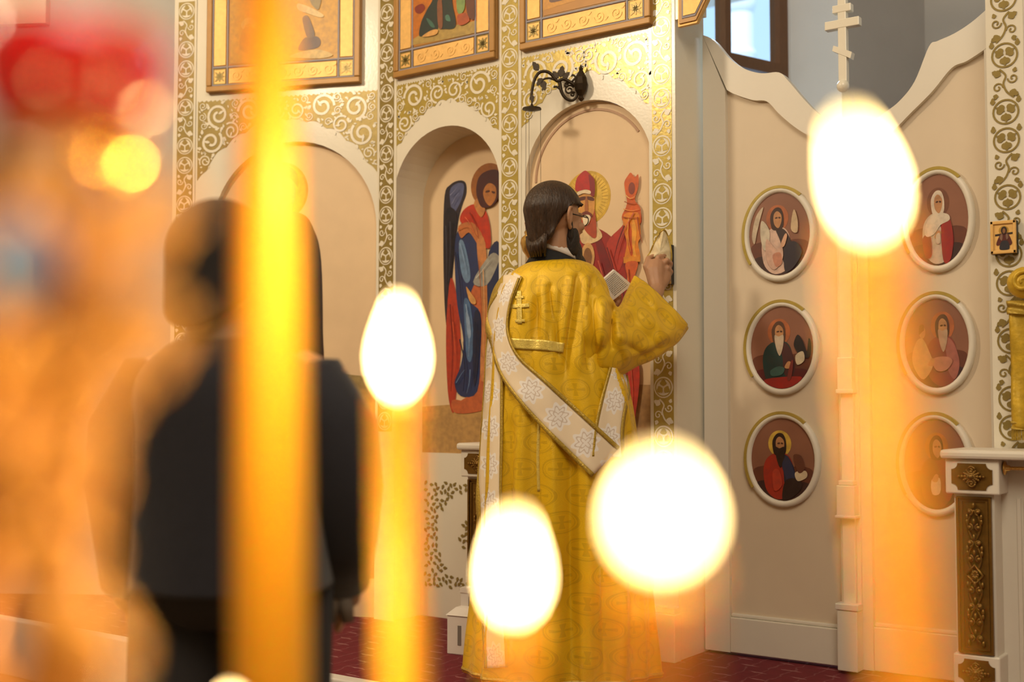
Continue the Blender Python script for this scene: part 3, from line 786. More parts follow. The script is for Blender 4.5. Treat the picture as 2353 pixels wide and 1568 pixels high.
strokes(m, D2, [('#8aa6cc', 0.006, ((1062,560),(1072,600),(1078,640))), ('#16203c', 0.006, ((1052,580),(1062,640),(1066,700))), ('#9ab4d6', 0.005, ((1076,700),(1084,760),(1082,820))),
  ('#16203c', 0.007, ((1062,780),(1074,840),(1070,900))), ('#6c8cb8', 0.005, ((1086,850),(1084,880),(1078,905))), ('#16203c', 0.005, ((1098,740),(1100,800),(1096,870))), ('#6c8cb8', 0.004, ((1054,880),(1066,860),(1074,850))),
  ('#8a2216', 0.006, ((1085,490),(1100,520),(1106,550))), ('#e06a48', 0.005, ((1074,500),(1086,515),(1096,540))), ('#7c2018', 0.006, ((1040,700),(1046,800),(1042,900))), ('#e0603c', 0.005, ((1046,740),(1052,820),(1046,900))),
  ('#a85a30', 0.004, ((1106,600),(1112,700),(1112,820))), ('#e8b078', 0.004, ((1116,620),(1118,720),(1116,820))), ('#8a90b4', 0.004, ((1040,450),(1050,440),(1058,430))), ('#8a90b4', 0.004, ((1044,470),(1052,455),(1060,445))),
  ('#4a4c5c', 0.004, ((1030,520),(1032,600),(1030,680))), ('#4a4c5c', 0.004, ((1040,510),(1040,580),(1036,660))), ('#d4d2c8', 0.004, ((1100,640),(1120,615),(1136,596))), ('#c8703c', 0.005, ((1058,528),(1080,522),(1104,548)))], mp2)
part('painted_angel', m, paintm, door)
# lower panel of the door: gold lattice with a white roundel
pl = MAIN.off(-0.22)
zq0, zq1 = pl.uz(1045, 1350)[1], pl.uz(1045, 1110)[1]
uq0, uq1 = c2-r2*0.9, c2+r2*0.9
part('lower_panel', MB().rect(c2-r2-0.1, c2+r2+0.1, 0.0, pl.uz(1045, 1042)[1], pl, 0, 0.012), white, door)
m = MB()
rr = (zq1-zq0)/2; cu, cz = (uq0+uq1)/2, (zq0+zq1)/2; rnd = random.Random(4)
pts_ = []
for _ in range(2600):
    u = rnd.uniform(uq0, uq1); z = rnd.uniform(zq0, zq1); dd = math.hypot(u-cu, z-cz)
    if dd < rr*0.86 and dd > rr*0.3: continue
    if any(math.hypot(u-a, z-b) < 0.021 for a, b in pts_): continue
    pts_.append((u, z)); a = rnd.uniform(0, 2*PI)
    m.prism(leaf(u-math.cos(a)*.012, z-math.sin(a)*.012, a, 0.026, 0.016), pl, 0.012, 0.015)
o = part('gold_lattice', m, goldp2, door); o['kind'] = 'stuff'

# ---- upper tier framed icons
def framed_icon(P, u0, u1, z0, z1, label, figure, band=0.085, ridge=0.03):
    t = thing('framed_icon', P.p((u0+u1)/2, z0, 0), label, 'icon', )
    part('backing', MB().rect(u0, u1, z0, z1, P, 0.0, 0.022), frameb, t)
    for (a, b, c, d) in ((u0, u1, z0, z0+ridge), (u0, u0+ridge, z0+ridge, z1), (u1-ridge, u1, z0+ridge, z1)):
        part('frame_rail', MB().rect(a, b, c, d, P, 0.022, 0.036), frameb, t, bevel=0.005)
    i0, i1, k0 = u0+ridge, u1-ridge, z0+ridge
    g_ = 0.010
    # gold bands
    part('gold_band', MB().rect(i0+band+g_, i1-band-g_, k0+g_, k0+band, P, 0.022, 0.027), goldleaf, t)
    part('gold_band', MB().rect(i0+g_, i0+band-g_, k0+band+2*g_, z1, P, 0.022, 0.027), goldleaf, t)
    part('gold_band', MB().rect(i1-band+g_, i1-g_, k0+band+2*g_, z1, P, 0.022, 0.027), goldleaf, t)
    # embossed scrolls on the lower band
    m = MB(); n = max(2, int((i1-i0-2*band)/0.085)); zc = k0+g_+(band-g_)/2
    for q in range(n):
        uu = i0+band+g_+(q+0.5)*(i1-i0-2*band-2*g_)/n
        m.ribbon(spiral(uu, zc, 0.028, q*PI, 1.5, 22, 0.15, 1 if q % 2 else -1), 0.005, P, 0.027, 0.0295)
        m.prism(leaf(uu+0.02, zc-0.018*(1 if q % 2 else -1), 0.4, 0.026, 0.016), P, 0.027, 0.0292)
    part('embossed_scrolls', m, goldleaf, t)
    for uu in (i0+g_, i1-band+g_):
        o = part('corner_square', MB().rect(uu, uu+band-2*g_, k0+g_, k0+band, P, 0.022, 0.026), goldleaf, t)
        m = MB(); cu_, cz_ = uu+(band-2*g_)/2, k0+(band+g_)/2
        for q in range(8):
            a = q*PI/4; m.prism(leaf(cu_, cz_, a, 0.036 if q % 2 else 0.028, 0.014), P, 0.026, 0.028)
        m.ribbon([(uu, k0+g_), (uu+band-2*g_, k0+g_), (uu+band-2*g_, k0+band), (uu, k0+band), (uu, k0+g_)], 0.005, P, 0.026, 0.0285)
        part('corner_rosette', m, goldp2, o)
    m = MB()
    for (a, b) in (((i0, k0+band+g_), (i1, k0+band+g_)), ((i0, k0+0.003), (i1, k0+0.003))):
        m.ribbon([a, b], 0.008, P, 0.022, 0.0275)
    for uu in (i0+0.003, i0+band, i1-band, i1-0.003):
        m.ribbon([(uu, k0), (uu, z1)], 0.008, P, 0.022, 0.0273)
    part('blue_line', m, bluel, t)
    pu0, pu1, pz0 = i0+band+g_, i1-band-g_, k0+band+2*g_
    part('painting_ground', MB().rect(pu0, pu1, pz0, z1, P, 0.022, 0.025), orangep, t)
    m = MB(); paint_layer(m, P, figure, 0.0256)
    part('painted_figures', m, paintm, t)
    part('top_rail', MB().rect(u0, u1, z1, z1+0.04, P, 0, 0.036), frameb, t)
    return t
mw = lambda L: [WING.uz(x, y) for x, y in L]
framed_icon(WING, uw(481, 150), uw(832, 150), WING.uz(481, 216)[1], 3.38, 'gold-bordered upper icon behind the thick candle with a dark kneeling figure', [
  ('#d9a02a', mw(((535,-90),(785,-90),(785,138),(535,148))), False),
  ('#e8c05a', mw(((560,60),(572,45),(590,48),(596,70),(588,72),(582,58),(570,62),(566,72)))),
  ('#c98a22', mw(((560,120),(566,70),(600,75),(620,130)))),
  ('#5c4038', mw(((690,118),(700,95),(715,88),(735,88),(742,100),(736,112),(715,118)))),
  ('#6a5040', mw(((700,45),(712,40),(722,60),(728,85),(712,90),(704,70)))),
  ('#e8c884', mw(((690,12),(720,22),(748,38),(742,44),(715,36),(690,26)))),
  ('#9a8450', mw(((716,-10),(742,-10),(738,25),(722,15)))),
  ('#e0bc6a', mw(((670,135),(700,122),(740,118),(770,130),(740,138)))),
])
mm = lambda L: [MAIN.uz(x, y) for x, y in L]
framed_icon(MAIN, um(914, 120), um(1146, 120), MAIN.uz(915, 183)[1], 3.25, 'gold-bordered upper icon of figures in dark green robes above the side door', [
  ('#c8741c', mm(((945,-60),(1120,-100),(1120,75),(945,110))), False),
  ('#b89a52', mm(((950,98),(1000,70),(1060,60),(1118,50),(1118,74),(948,108)))),
  ('#8a2f1c', mm(((962,20),(978,12),(985,22),(975,34),(964,32)))),
  ('#24332c', mm(((972,86),(976,55),(990,25),(1003,0),(1004,-40),(1012,-40),(1016,5),(1016,60),(1010,78),(1002,72),(990,82)))),
  ('#3f6a5a', mm(((988,45),(1000,52),(1008,66),(998,64)))),
  ('#24332c', mm(((1024,5),(1026,-40),(1046,-40),(1048,10),(1056,50),(1052,68),(1032,70),(1022,64)))),
  ('#4a7a68', mm(((1032,40),(1040,38),(1044,52),(1034,50)))),
  ('#8a5434', mm(((1014,10),(1024,5),(1026,64),(1016,64)))),
  ('#84a05c', mm(((1058,0),(1064,-30),(1076,-20),(1077,20),(1068,36),(1060,30)))),
  ('#6a3a26', mm(((1078,-30),(1096,-30),(1100,40),(1092,48),(1082,30)))),
  ('#b8562a', mm(((1060,40),(1080,34),(1088,52),(1066,62)))),
  ('#e0a85c', mm(((980,88),(1000,74),(1016,72),(1010,84)))),
])
framed_icon(MAIN, um(1203, 60), um(1503, 60), MAIN.uz(1203, 120)[1], 3.2, 'gold-bordered upper icon with embossed scrolls above the lamp bracket', [
  ('#d8982c', mm(((1255,-60),(1440,-100),(1440,-30),(1255,28))), False),
  ('#6a4a3c', mm(((1270,8),(1280,-20),(1310,-20),(1330,-8),(1300,4)))),
  ('#b8722a', mm(((1330,-8),(1400,-30),(1420,-20),(1360,-6)))),
])
# cut-corner icon by the gate opening
fo = MAIN.off(0.0); f0 = thing('framed_icon', fo.p(u_corner+0.05, 2.6, 0), 'cut-corner gold-edged icon hanging above the gate opening', 'icon')
cp = [fo.uz(1558, 62, 0.02), fo.uz(1601, 52, 0.02), fo.uz(1626, 0, 0.02), fo.uz(1650, -60, 0.02), fo.uz(1558, -60, 0.02)]
cen = (sum(p[0] for p in cp)/5, sum(p[1] for p in cp)/5)
sh = lambda k: [(cen[0]+(p[0]-cen[0])*k, cen[1]+(p[1]-cen[1])*k) for p in cp]
part('gold_edge', MB().prism(cp, fo, 0.0, 0.02), goldleaf, f0)
part('backing', MB().prism(sh(0.90), fo, 0.02, 0.028), frameb, f0)
part('border_line', MB().prism(sh(0.72), fo, 0.028, 0.031), bluel, f0)
part('gold_field', MB().prism(sh(0.62), fo, 0.031, 0.034), goldleaf, f0)
part('support_bracket', MB().rect(u_corner-0.02, u_corner+0.12, 2.62, ZT, fo, -0.05, 0.0), white, f0)

# ------------------------------------------------------------------ the royal gates
gz = lambda L: [GATE.uz(x, y) for x, y in L]
def gate(label, outer_top, inner_top, uL, uR, iL, iR, zrail, meds):
    """leaf: stiles, curved top rail, bottom rail, panel, medallions"""
    ot = catmull(gz(outer_top), False, 5); it = catmull(gz(inner_top), False, 5)
    t = thing('gate_leaf', GATE.p((uL+uR)/2, 0.012), label, 'gate', 'pair of white gate leaves')
    D = 0.045
    # panel behind
    pan = [(ot[0][0], 0.03)] + [(u, z-0.03) for u, z in ot] + [(ot[-1][0], 0.03)]
    part('panel', MB().prism(pan, GATE, 0.0, 0.02), panelb, t)
    part('top_rail', MB().prism(ot + it[::-1], GATE, 0.002, D), white2, t)
    part('stile', MB().prism([(uL, 0.012), (iL, 0.012), (iL, it[0][1]), (ot[0][0], ot[0][1])], GATE, 0.002, D-0.001), white2, t)
    part('stile', MB().prism([(iR, 0.012), (uR, 0.012), (ot[-1][0], ot[-1][1]), (iR, it[-1][1])], GATE, 0.002, D-0.001), white2, t)
    part('bottom_rail', MB().rect(iL, iR, 0.012, zrail, GATE, 0.002, D-0.002), white2, t, bevel=0.004)
    part('rail_moulding', MB().rect(iL, iR, zrail, zrail+0.015, GATE, 0.002, 0.032), white2, t, bevel=0.005)
    for (px, py, wd, hd, shapes, lab) in meds:
        cu, cz = GATE.uz(px, py); a = abs(GATE.uz(px+wd/2, py)[0]-GATE.uz(px-wd/2, py)[0])/2; b = abs(GATE.uz(px, py-hd/2)[1]-GATE.uz(px, py+hd/2)[1])/2
        md = part('medallion', MB().prism(ell(cu, cz, a*0.93, b*0.93, 40), GATE, 0.02, 0.030), mat_med, t, label=lab)
        vs = []; n = 48; prof = [(0.0, 0.020), (0.0, 0.036), (0.012, 0.043), (0.022, 0.040), (0.026, 0.030)]
        m = MB()
        for k in range(n):
            an = 2*PI*k/n
            for s_, d_ in prof:
                vs.append(GATE.p(cu+(a-s_)*math.cos(an), cz+(b-s_)*math.sin(an), d_))
        q = len(prof)
        m.add(vs, [(k*q+j, k*q+j+1, ((k+1) % n)*q+j+1, ((k+1) % n)*q+j) for k in range(n) for j in range(q-1)])
        part('rim', m, white2, md, smooth=True, fix=True)
        part('gold_arc', MB().ribbon([(cu+(a-0.003)*math.cos(t_), cz+(b-0.003)*math.sin(t_)) for t_ in [0.9+2.9*i_/40 for i_ in range(41)]], 0.012, GATE, 0.03, 0.0432), goldp, md)  # gold-coloured band along the upper left of the rim only
        m = MB(); A, B = a-0.024, b-0.024
        mapf = lambda x, y: (cu+x*A, cz+y*B)
        paint_layer(m, GATE, [(c_, clip_ell(p_), s2) for c_, p_, s2 in [(x_[0], x_[1], x_[2] if len(x_) > 2 else True) for x_ in shapes]], 0.0305, 0.0004, mapf)
        part('painted_saint', m, paintm, md)
    return t
def clip_ell(pts):
    out = []
    for x, y in pts:
        l = math.hypot(x, y); out.append((x, y) if l < 0.985 else (x/l*0.985, y/l*0.985))
    return out
mat_med = mat('medallion_ground', (0.26, 0.11, 0.065), 0.42, var=0.12, scale=7)
E = lambda x, y, a, b: ell(x, y, a, b, 18)
def saint(robe, robe2, hair, beard=None, extra=(), x=0.0, halo='#b5673c', face='#c08a5c', base=None):
    L = []
    L.append(('#6a3a28', [(-.95,-.3),(-.5,-.15),(0,-.2),(.6,-.15),(.97,-.3),(.6,-.8),(0,-1),(-.6,-.8)]))
    L.append((halo, E(x, .38, .36, .32)))
    L.append((base or '#3c2320', [(-.8,-.55),(0,-.5),(.8,-.55),(.5,-.86),(0,-.98),(-.5,-.86)]))
    L.append((robe, [(x-.52,-.35),(x-.46,-.05),(x-.25,.12),(x,.16),(x+.25,.12),(x+.4,-.1),(x+.42,-.5),(x+.3,-.85),(x-.1,-.95),(x-.42,-.75)]))
    L.append((robe2, [(x-.05,.12),(x+.22,.1),(x+.42,-.15),(x+.5,-.5),(x+.35,-.8),(x+.15,-.6),(x+.1,-.2)]))
    L.append((hair, [(x-.2,.2),(x-.22,.45),(x-.08,.62),(x+.1,.62),(x+.2,.45),(x+.2,.2),(x+.1,.1),(x-.12,.1)]))
    L.append((face, [(x-.10,.25),(x-.11,.46),(x,.55),(x+.13,.46),(x+.14,.3),(x+.04,.14)]))
    L.append(('#50301f', [(x-.06,.40),(x+.01,.41),(x+.01,.375),(x-.06,.37)]))
    L.append(('#50301f', [(x+.05,.41),(x+.11,.40),(x+.11,.37),(x+.05,.375)]))
    if beard: L.append((beard, [(x-.13,.3),(x,.27),(x+.15,.3),(x+.14,.05),(x+.05,-.18),(x-.02,-.15),(x-.1,.05)]))
    return L + list(extra)
hand_ = lambda x, y: ('#c08a5c', [(x-.1,y-.08),(x,y+.06),(x+.1,y+.04),(x+.06,y-.1)])
M1 = saint('#d9b8a6', '#3a2a2a', '#3c2218', None, x=-.05, extra=[
  ('#cdbba2', [(-.88,.0),(-.75,.45),(-.5,.68),(-.6,.4),(-.72,.05),(-.8,-.2)]), ('#d0c4ae', [(-.55,.35),(-.3,.1),(-.35,-.3),(-.5,-.35),(-.6,0)]),
  ('#d8b09c', [(-.4,-.1),(-.1,-.35),(.1,-.3),(.12,-.6),(-.15,-.85),(-.4,-.6)]), ('#c98a70', [(-.2,-.5),(.05,-.45),(.1,-.7),(-.1,-.78)]), ('#d8a888', [(.05,-.3),(.2,-.02),(.28,-.05),(.18,-.3)]),
  ('#cbb08c', [(.4,.1),(.5,.55),(.62,.3),(.6,.0)]), ('#2c2430', [(.2,-.35),(.5,-.2),(.75,-.45),(.5,-.8),(.2,-.9)])])
M2 = saint('#1f3a38', '#4a2626', '#5a3c2a', '#c8b49c', x=-.08, base='#5a1c1e', extra=[
  ('#a02a22', [(-.5,-.75),(.6,-.7),(.4,-.9),(0,-.985),(-.4,-.9)]), ('#3c5f58', [(-.35,-.55),(-.1,-.45),(.1,-.5),(.0,-.65),(-.3,-.68)]), hand_(.2, -.4),
  ('#1e1a1c', [(.4,.1),(.52,.3),(.68,.15),(.8,-.1),(.86,.2),(.93,.1),(.9,-.25),(.6,-.2),(.45,-.05)]), ('#d8c8a8', [(.45,-.2),(.68,-.1),(.72,-.32),(.5,-.42)]),
  ('#7c2f28', [(.3,-.35),(.38,-.35),(.3,-.75),(.18,-.75)])])
M3 = saint('#a83220', '#26283c', '#2a1a12', '#2a1a12', x=-.08, halo='#d8b24a', extra=[
  ('#2c3250', [(0,-.1),(.15,.1),(.3,-.1),(.4,-.45),(.2,-.55),(.05,-.3)]), ('#2a1a18', [(.1,-.5),(.5,-.45),(.6,-.65),(.3,-.9),(0,-.95)]),
  ('#d9c6a4', [(.4,-.3),(.72,-.25),(.76,-.4),(.48,-.5)]), ('#6a3c2a', [(.35,.1),(.6,.1),(.7,-.2),(.5,-.3)]), ('#b8402a', [(-.3,-.3),(-.1,-.25),(0,-.6),(-.25,-.75)])])
M4 = saint('#c9b8a4', '#8a2420', '#d8c8b4', None, x=.02, halo='#7a4a34', extra=[
  ('#a02a24', [(.15,-.05),(.4,0),(.5,-.4),(.42,-.85),(.2,-.93),(.12,-.5)]), ('#7c2024', [(-.5,-.4),(-.25,-.3),(-.2,-.75),(-.4,-.8)]),
  ('#d8cab6', [(-.42,-.2),(-.2,.1),(.3,.12),(.4,-.02),(.1,-.12),(-.1,-.3),(-.35,-.35)]), hand_(.0, -.3), ('#cfc0ac', [(-.04,-.32),(.08,-.3),(.08,-.5),(-.04,-.5)])])
M5 = saint('#8a4038', '#a86458', '#4a3028', '#b89a80', x=.2, base='#3a2024', extra=[
  ('#c8a070', [(-.75,-.3),(-.6,.05),(-.4,.1),(-.2,-.2),(-.1,-.5),(-.4,-.8),(-.65,-.6)]), ('#c09060', E(-.42, .25, .1, .14)), ('#6a4a30', [(-.52,.2),(-.5,.4),(-.38,.42),(-.36,.3),(-.44,.25)]),
  ('#c08068', [(-.1,-.35),(.3,-.3),(.5,-.4),(.3,-.6),(0,-.6)]), hand_(-.15, -.4)])
M6 = saint('#7a4a2c', '#8a3c30', '#3c2418', None, x=.05, halo='#b06a34', extra=[
  ('#d9c09a', [(-.12,-.35),(.14,-.3),(.14,-.62),(-.1,-.65)]), hand_(.0, -.28)])
# left leaf
oL, oR = GATE.uz(1625, 700)[0], GATE.uz(1952, 700)[0]
gate('white gate leaf with three painted medallions beside the reaching deacon',
     [(1625,86),(1650,98),(1685,138),(1720,163),(1760,174),(1800,172),(1822,192),(1850,225),(1880,257),(1915,285),(1950,306)],
     [(1681,212),(1700,222),(1740,235),(1772,238),(1800,266),(1830,292),(1860,312),(1900,332),(1936,345)],
     oL, oR, GATE.uz(1682, 800)[0], GATE.uz(1938, 800)[0], GATE.uz(1800, 1428)[1],
     [(1797, 540, 166, 218, M1, 'oval medallion of a winged figure in pale pink'), (1803, 800, 170, 217, M2, 'oval medallion of a white-bearded saint in green'), (1805, 1056, 172, 218, M3, 'oval medallion of a dark-bearded saint in red and blue')])
qL, qR = GATE.uz(1980, 700)[0], u4L-0.004+0.10
gate('white gate leaf with three painted medallions beside the gold-strip pier',
     [(1975,306),(2005,290),(2040,265),(2075,238),(2110,193),(2143,113),(2162,101),(2200,84),(2240,58),(2282,22)],
     [(2005,345),(2030,332),(2062,305),(2100,266),(2150,216),(2195,162),(2230,146),(2282,112)],
     qL, GATE.uz(2296, 700)[0], GATE.uz(2006, 800)[0], GATE.uz(2282, 800)[0], GATE.uz(2150, 1452)[1],
     [(2160, 508, 170, 240, M4, 'oval medallion of a white-veiled woman in red'), (2157, 790, 178, 235, M5, 'oval medallion of an embracing bearded saint'), (2155, 1067, 176, 238, M6, 'oval medallion of a saint holding a scroll')])
# centre post with the cross, fixed to the meeting edge
cpst = thing('gate_post', GATE.p(GATE.uz(1963, 900)[0], 0.012, 0.05), 'white carved meeting post of the gates topped by a three-bar cross', 'post')
cu = GATE.uz(1963, 900)[0]; zp = lambda y: GATE.uz(1963, y, 0.06)[1]
part('shaft', MB().rect(cu-0.040, cu+0.040, 0.012, zp(300), GATE, 0.048, 0.064).rect(cu-0.026, cu+0.026, zp(1400), zp(300), GATE, 0.064, 0.085), white2, cpst, bevel=0.004)
for (ya, yb, hw, dp) in ((1540, 1400, 0.040, 0.115), (1400, 1385, 0.046, 0.12), (1185, 1115, 0.036, 0.115), (1190, 1183, 0.042, 0.12), (1115, 1104, 0.030, 0.11), (900, 822, 0.030, 0.105), (905, 895, 0.036, 0.11), (520, 450, 0.036, 0.11)):
    part('collar_block', MB().rect(cu-hw, cu+hw, max(zp(ya), 0.012), zp(yb), GATE, 0.062, dp), white2, cpst, bevel=0.004)
crs = part('cross', MB().rect(cu-0.017, cu+0.017, zp(188), zp(-70), GATE, 0.050, 0.080), white, cpst, bevel=0.003)
part('cross_bar', MB().rect(cu-0.070, cu+0.070, zp(62), zp(42), GATE, 0.048, 0.082), white, crs, bevel=0.003)
part('cross_bar', MB().rect(cu-0.038, cu+0.038, zp(26), zp(8), GATE, 0.048, 0.082), white, crs, bevel=0.003)
part('foot_bar', MB().prism([(cu-0.040, zp(112)), (cu-0.034, zp(100)), (cu+0.040, zp(122)), (cu+0.034, zp(136))], GATE, 0.048, 0.082), white, crs)
part('ball_finial', MB().ball(GATE.p(cu, zp(196), 0.075), 0.025), white, crs, smooth=True)
part('finial_neck', MB().lathe([(0.03, 0), (0.02, 0.015), (0.028, 0.03), (0.016, 0.05)], GATE.p(cu, zp(300)-0.002, 0.08), 16), white, crs)

# ------------------------------------------------------------------ white ledges with carved gilded panels
def relief_vine(P, u0, u1, z0, z1, d):
    """carved vine relief with diamond, scrolls and leaves"""
    m = MB(); uc = (u0+u1)/2; hw = (u1-u0)/2; H = z1-z0
    for s_ in (-1, 1):
        pts = []
        for i in range(60):
            t = i/59; z = z0+H*0.04+t*H*0.92
            pts.append(P.p(uc+s_*hw*0.62*math.sin(t*PI*4.0), z, d+0.006))
        m.tube(pts, 0.0042, 6)
    for k in range(9):
        t = (k+0.5)/9; z = z0+H*t; sg = 1 if k % 2 else -1
        if abs(t-0.5) < 0.06: continue
        for s_ in (-1, 1):
            sp = spiral(uc+s_*hw*0.42, z, hw*0.36, PI/2*sg, 1.1, 14, 0.25, s_*sg)
            m.tube([P.p(u, zz, d+0.008) for u, zz in sp], [0.0045-0.002*i/14 for i in range(15)], 6)
            m.ball(P.p(uc+s_*hw*0.42, z, d+0.009), (0.008, 0.006, 0.008), 8, 5)
            m.ball(P.p(uc+s_*hw*0.70, z+0.018*sg, d+0.006), (0.006, 0.006, 0.012), 8, 5)
        m.ball(P.p(uc, z+0.02, d+0.010), (0.006, 0.007, 0.012), 8, 5)
    zc = (z0+z1)/2; q = hw*0.78
    dm = [(uc-q, zc), (uc, zc+q*1.25), (uc+q, zc), (uc, zc-q*1.25), (uc-q, zc)]
    m.ribbon(dm, 0.008, P, d, d+0.012)
    for k in range(8):
        a = k*PI/4; m.ball(P.p(uc+math.cos(a)*q*0.3, zc+math.sin(a)*q*0.38, d+0.006), (0.007, 0.006, 0.007), 8, 5)
    return m
def relief_rosette(P, u0, u1, z0, z1, d):
    m = MB(); uc, zc = (u0+u1)/2, (z0+z1)/2; hw, hh = (u1-u0)/2, (z1-z0)/2
    for k in range(12):
        a = 2*PI*k/12; e = 0.75 if k % 3 == 0 else 0.5
        for t in (0.25, 0.5, 0.75, 1.0):
            m.ball(P.p(uc+math.cos(a)*hw*e*t, zc+math.sin(a)*hh*e*t, d+0.006), (0.0075*(1.2-t*.5),)*3, 8, 5)
    for s_ in (-1, 1):
        m.tube([P.p(u, z, d+0.008) for u, z in spiral(uc, zc+s_*hh*0.5, hh*0.3, 0, 1.3, 14, 0.2, s_)], 0.004, 6)
    m.ball(P.p(uc, zc, d+0.008), 0.010, 10, 6)
    return m
def notched(u0, u1, z0, z1, c, n=5):
    pts = []
    for (x, y, a0) in ((u0, z0, PI/2), (u1, z0, PI), (u1, z1, 3*PI/2), (u0, z1, 0)):
        for i in range(n+1):
            a = a0-PI/2*i/n
            pts.append((x+c*math.cos(a), y+c*math.sin(a)))
    return pts
DB, DP = 0.16, 0.25                     # body and post depth before the wall
FP = MAIN.off(DP)
def post(t, u0, u1, ztop):
    zA = ztop-0.03
    blk = [zA-0.115, zA]; lng = [0.21, zA-0.118]; bot = [0.10, 0.21]
    ps = part('corner_post', MB().rect(u0, u1, 0.0, zA, FP, -0.12, 0.0), white2, t)
    for (a, b, e) in ((blk[0], blk[1], 0.022), (bot[0], bot[1], 0.010)):
        part('post_block', MB().rect(u0-e, u1+e, a, b, FP, -0.12, e), white2, ps, bevel=0.005)
        w0, w1 = u0+0.012, u1-0.012
        nn = part('gilded_plaque', MB().prism(notched(w0-e*0.6, w1+e*0.6, a+0.014, b-0.014, 0.02), FP, e, e+0.003), carved, ps)
        part('carved_rosette', relief_rosette(FP, w0, w1, a+0.014, b-0.014, e+0.003), carved, ps, smooth=True)
    w0, w1 = u0+0.008, u1-0.008
    part('gilded_panel', MB().rect(w0, w1, lng[0]+0.004, lng[1]-0.006, FP, 0, 0.004), carved, ps)
    m = MB()
    for k, (e, hgt) in enumerate(((0.0, 0.014), (0.011, 0.009))):
        m.ribbon([(w0+e+.004, lng[0]+e+.008), (w1-e-.004, lng[0]+e+.008), (w1-e-.004, lng[1]-e-.010), (w0+e+.004, lng[1]-e-.010), (w0+e+.004, lng[0]+e+.008)], 0.008, FP, 0.004, hgt)
    part('panel_moulding', m, carved, ps)
    part('carved_vine', relief_vine(FP, w0+0.024, w1-0.022, lng[0]+0.03, lng[1]-0.03, 0.004), carved, ps, smooth=True)
    part('post_foot', MB().rect(u0-0.045, u1+0.045, 0.0, 0.06, FP, -0.14, 0.045).rect(u0-0.03, u1+0.03, 0.06, 0.095, FP, -0.14, 0.03), white2, ps, bevel=0.006)
def ledge(uL, uR, posts, label, ztop=0.865):
    t = thing('icon_ledge', MAIN.p((uL+uR)/2, 0, DB), label, 'ledge')
    part('body', MB().rect(uL+0.02, uR, 0.0, ztop-0.03, MAIN, 0.012, DB), white2, t)
    part('cap', MB().rect(uL-0.035, uR, ztop-0.03, ztop, MAIN, 0.012, DP+0.04), white2, t, bevel=0.010)
    for a, b in posts: post(t, a, b, ztop)
    return t
zcap = FP.uz(2230, 1035, 0.04)[1]
a4, b4 = FP.uz(2195, 1250)[0], FP.uz(2287, 1250)[0]
rl = ledge(a4, a4+1.3, [(a4, b4)], 'white icon ledge with carved gilded panels below the yellow hanging cloth', zcap)
for k in range(3):
    part('body_moulding', MB().rect(b4+0.05+0.022*k, b4+0.062+0.022*k, 0.06, zcap-0.16, MAIN, DB, DB+0.008), white2, rl)
a2, b2 = FP.uz(1075, 1150)[0], FP.uz(1140, 1150)[0]
ledge(a2, u_corner-0.24, [(a2, b2), (u_corner-0.38, u_corner-0.28)], 'white icon ledge with carved gilded panels behind the deacon', 0.865)
# brass rod with round end plate on the right post
pr = FP.p(b4+0.0235, FP.uz(2300, 1077)[1], -0.03)
rod = thing('brass_rod', pr, 'polished twisted brass rod with a round end plate on the ledge post', 'rod')
part('end_plate', MB().lathe([(0.004, 0), (0.021, 0.001), (0.024, 0.004), (0.020, 0.008), (0.010, 0.010), (0.009, 0.02)], pr, 24, axis=(1, 0, 0)), brassb, rod, smooth=True)
m = MB(); pts = [pr+Vector((0.008+0.0015*i, 0, 0)) for i in range(400)]
m.tube(pts, [0.0060+0.0014*math.sin(i*1.6) for i in range(400)], 10)
part('twisted_bar', m, brassb, rod, smooth=True)

# small gilded icons on the strips
def small_icon(u0, u1, z0, z1, d0, label, grp=None):
    t = thing('small_icon', MAIN.p((u0+u1)/2, z0, d0), label, 'icon')
    part('block', MB().rect(u0, u1, z0, z1, MAIN, d0, d0+0.026), blackm, t)
    part('gilt_face', MB().rect(u0, u1, z0, z1, MAIN, d0+0.026, d0+0.030), goldleaf, t)
    W, H = u1-u0, z1-z0
    m = MB()
    for (a, b, c_, d_) in ((u0, u1, z0, z0+H*.1), (u0, u1, z1-H*.1, z1), (u0, u0+W*.12, z0, z1), (u1-W*.12, u1, z0, z1)):
        m.rect(a, b, c_, d_, MAIN, d0+0.030, d0+0.036)
    part('raised_border', m, goldleaf, t, bevel=0.002)
    f = lambda x, y: (u0+x*W, z0+y*H)
    m = MB()
    paint_layer(m, MAIN, [
      ('#c79a3c', ell(*f(.52, .70), W*.2, W*.2), False),
      ('#2a1c14', [f(.18,.60), f(.88,.64), f(.88,.58), f(.18,.54)], False),
      ('#5c241c', [f(.28,.25), f(.22,.32), f(.36,.56), f(.45,.62), f(.62,.62), f(.72,.56), f(.84,.32), f(.74,.24), f(.5,.3)]),
      ('#2c2c34', [f(.36,.13), f(.40,.34), f(.55,.40), f(.70,.34), f(.72,.13)]),
      ('#8a6a58', [f(.36,.48), f(.42,.60), f(.48,.55), f(.44,.40)]),
      ('#8a6a58', [f(.60,.55), f(.66,.60), f(.70,.48), f(.63,.42)]),
      ('#2c1a10', [f(.42,.66), f(.44,.78), f(.54,.82), f(.63,.78), f(.64,.66), f(.53,.58)]),
      ('#9a6a40', [f(.48,.66), f(.50,.75), f(.57,.75), f(.59,.66), f(.53,.61)]),
    ], d0+0.0305, 0.0004)
    part('painted_saint', m, paintm, t)
    return t
s0 = MAIN.uz(2277, 585, 0.04); s1 = MAIN.uz(2334, 505, 0.04)
small_icon(s0[0], s1[0], s0[1], s1[1], 0.0085, 'small gilded icon of a saint on the gold-strip pier by the hanging cloth')
s0 = MAIN.uz(1503, 655, 0.04); s1 = MAIN.uz(1540, 562, 0.04)
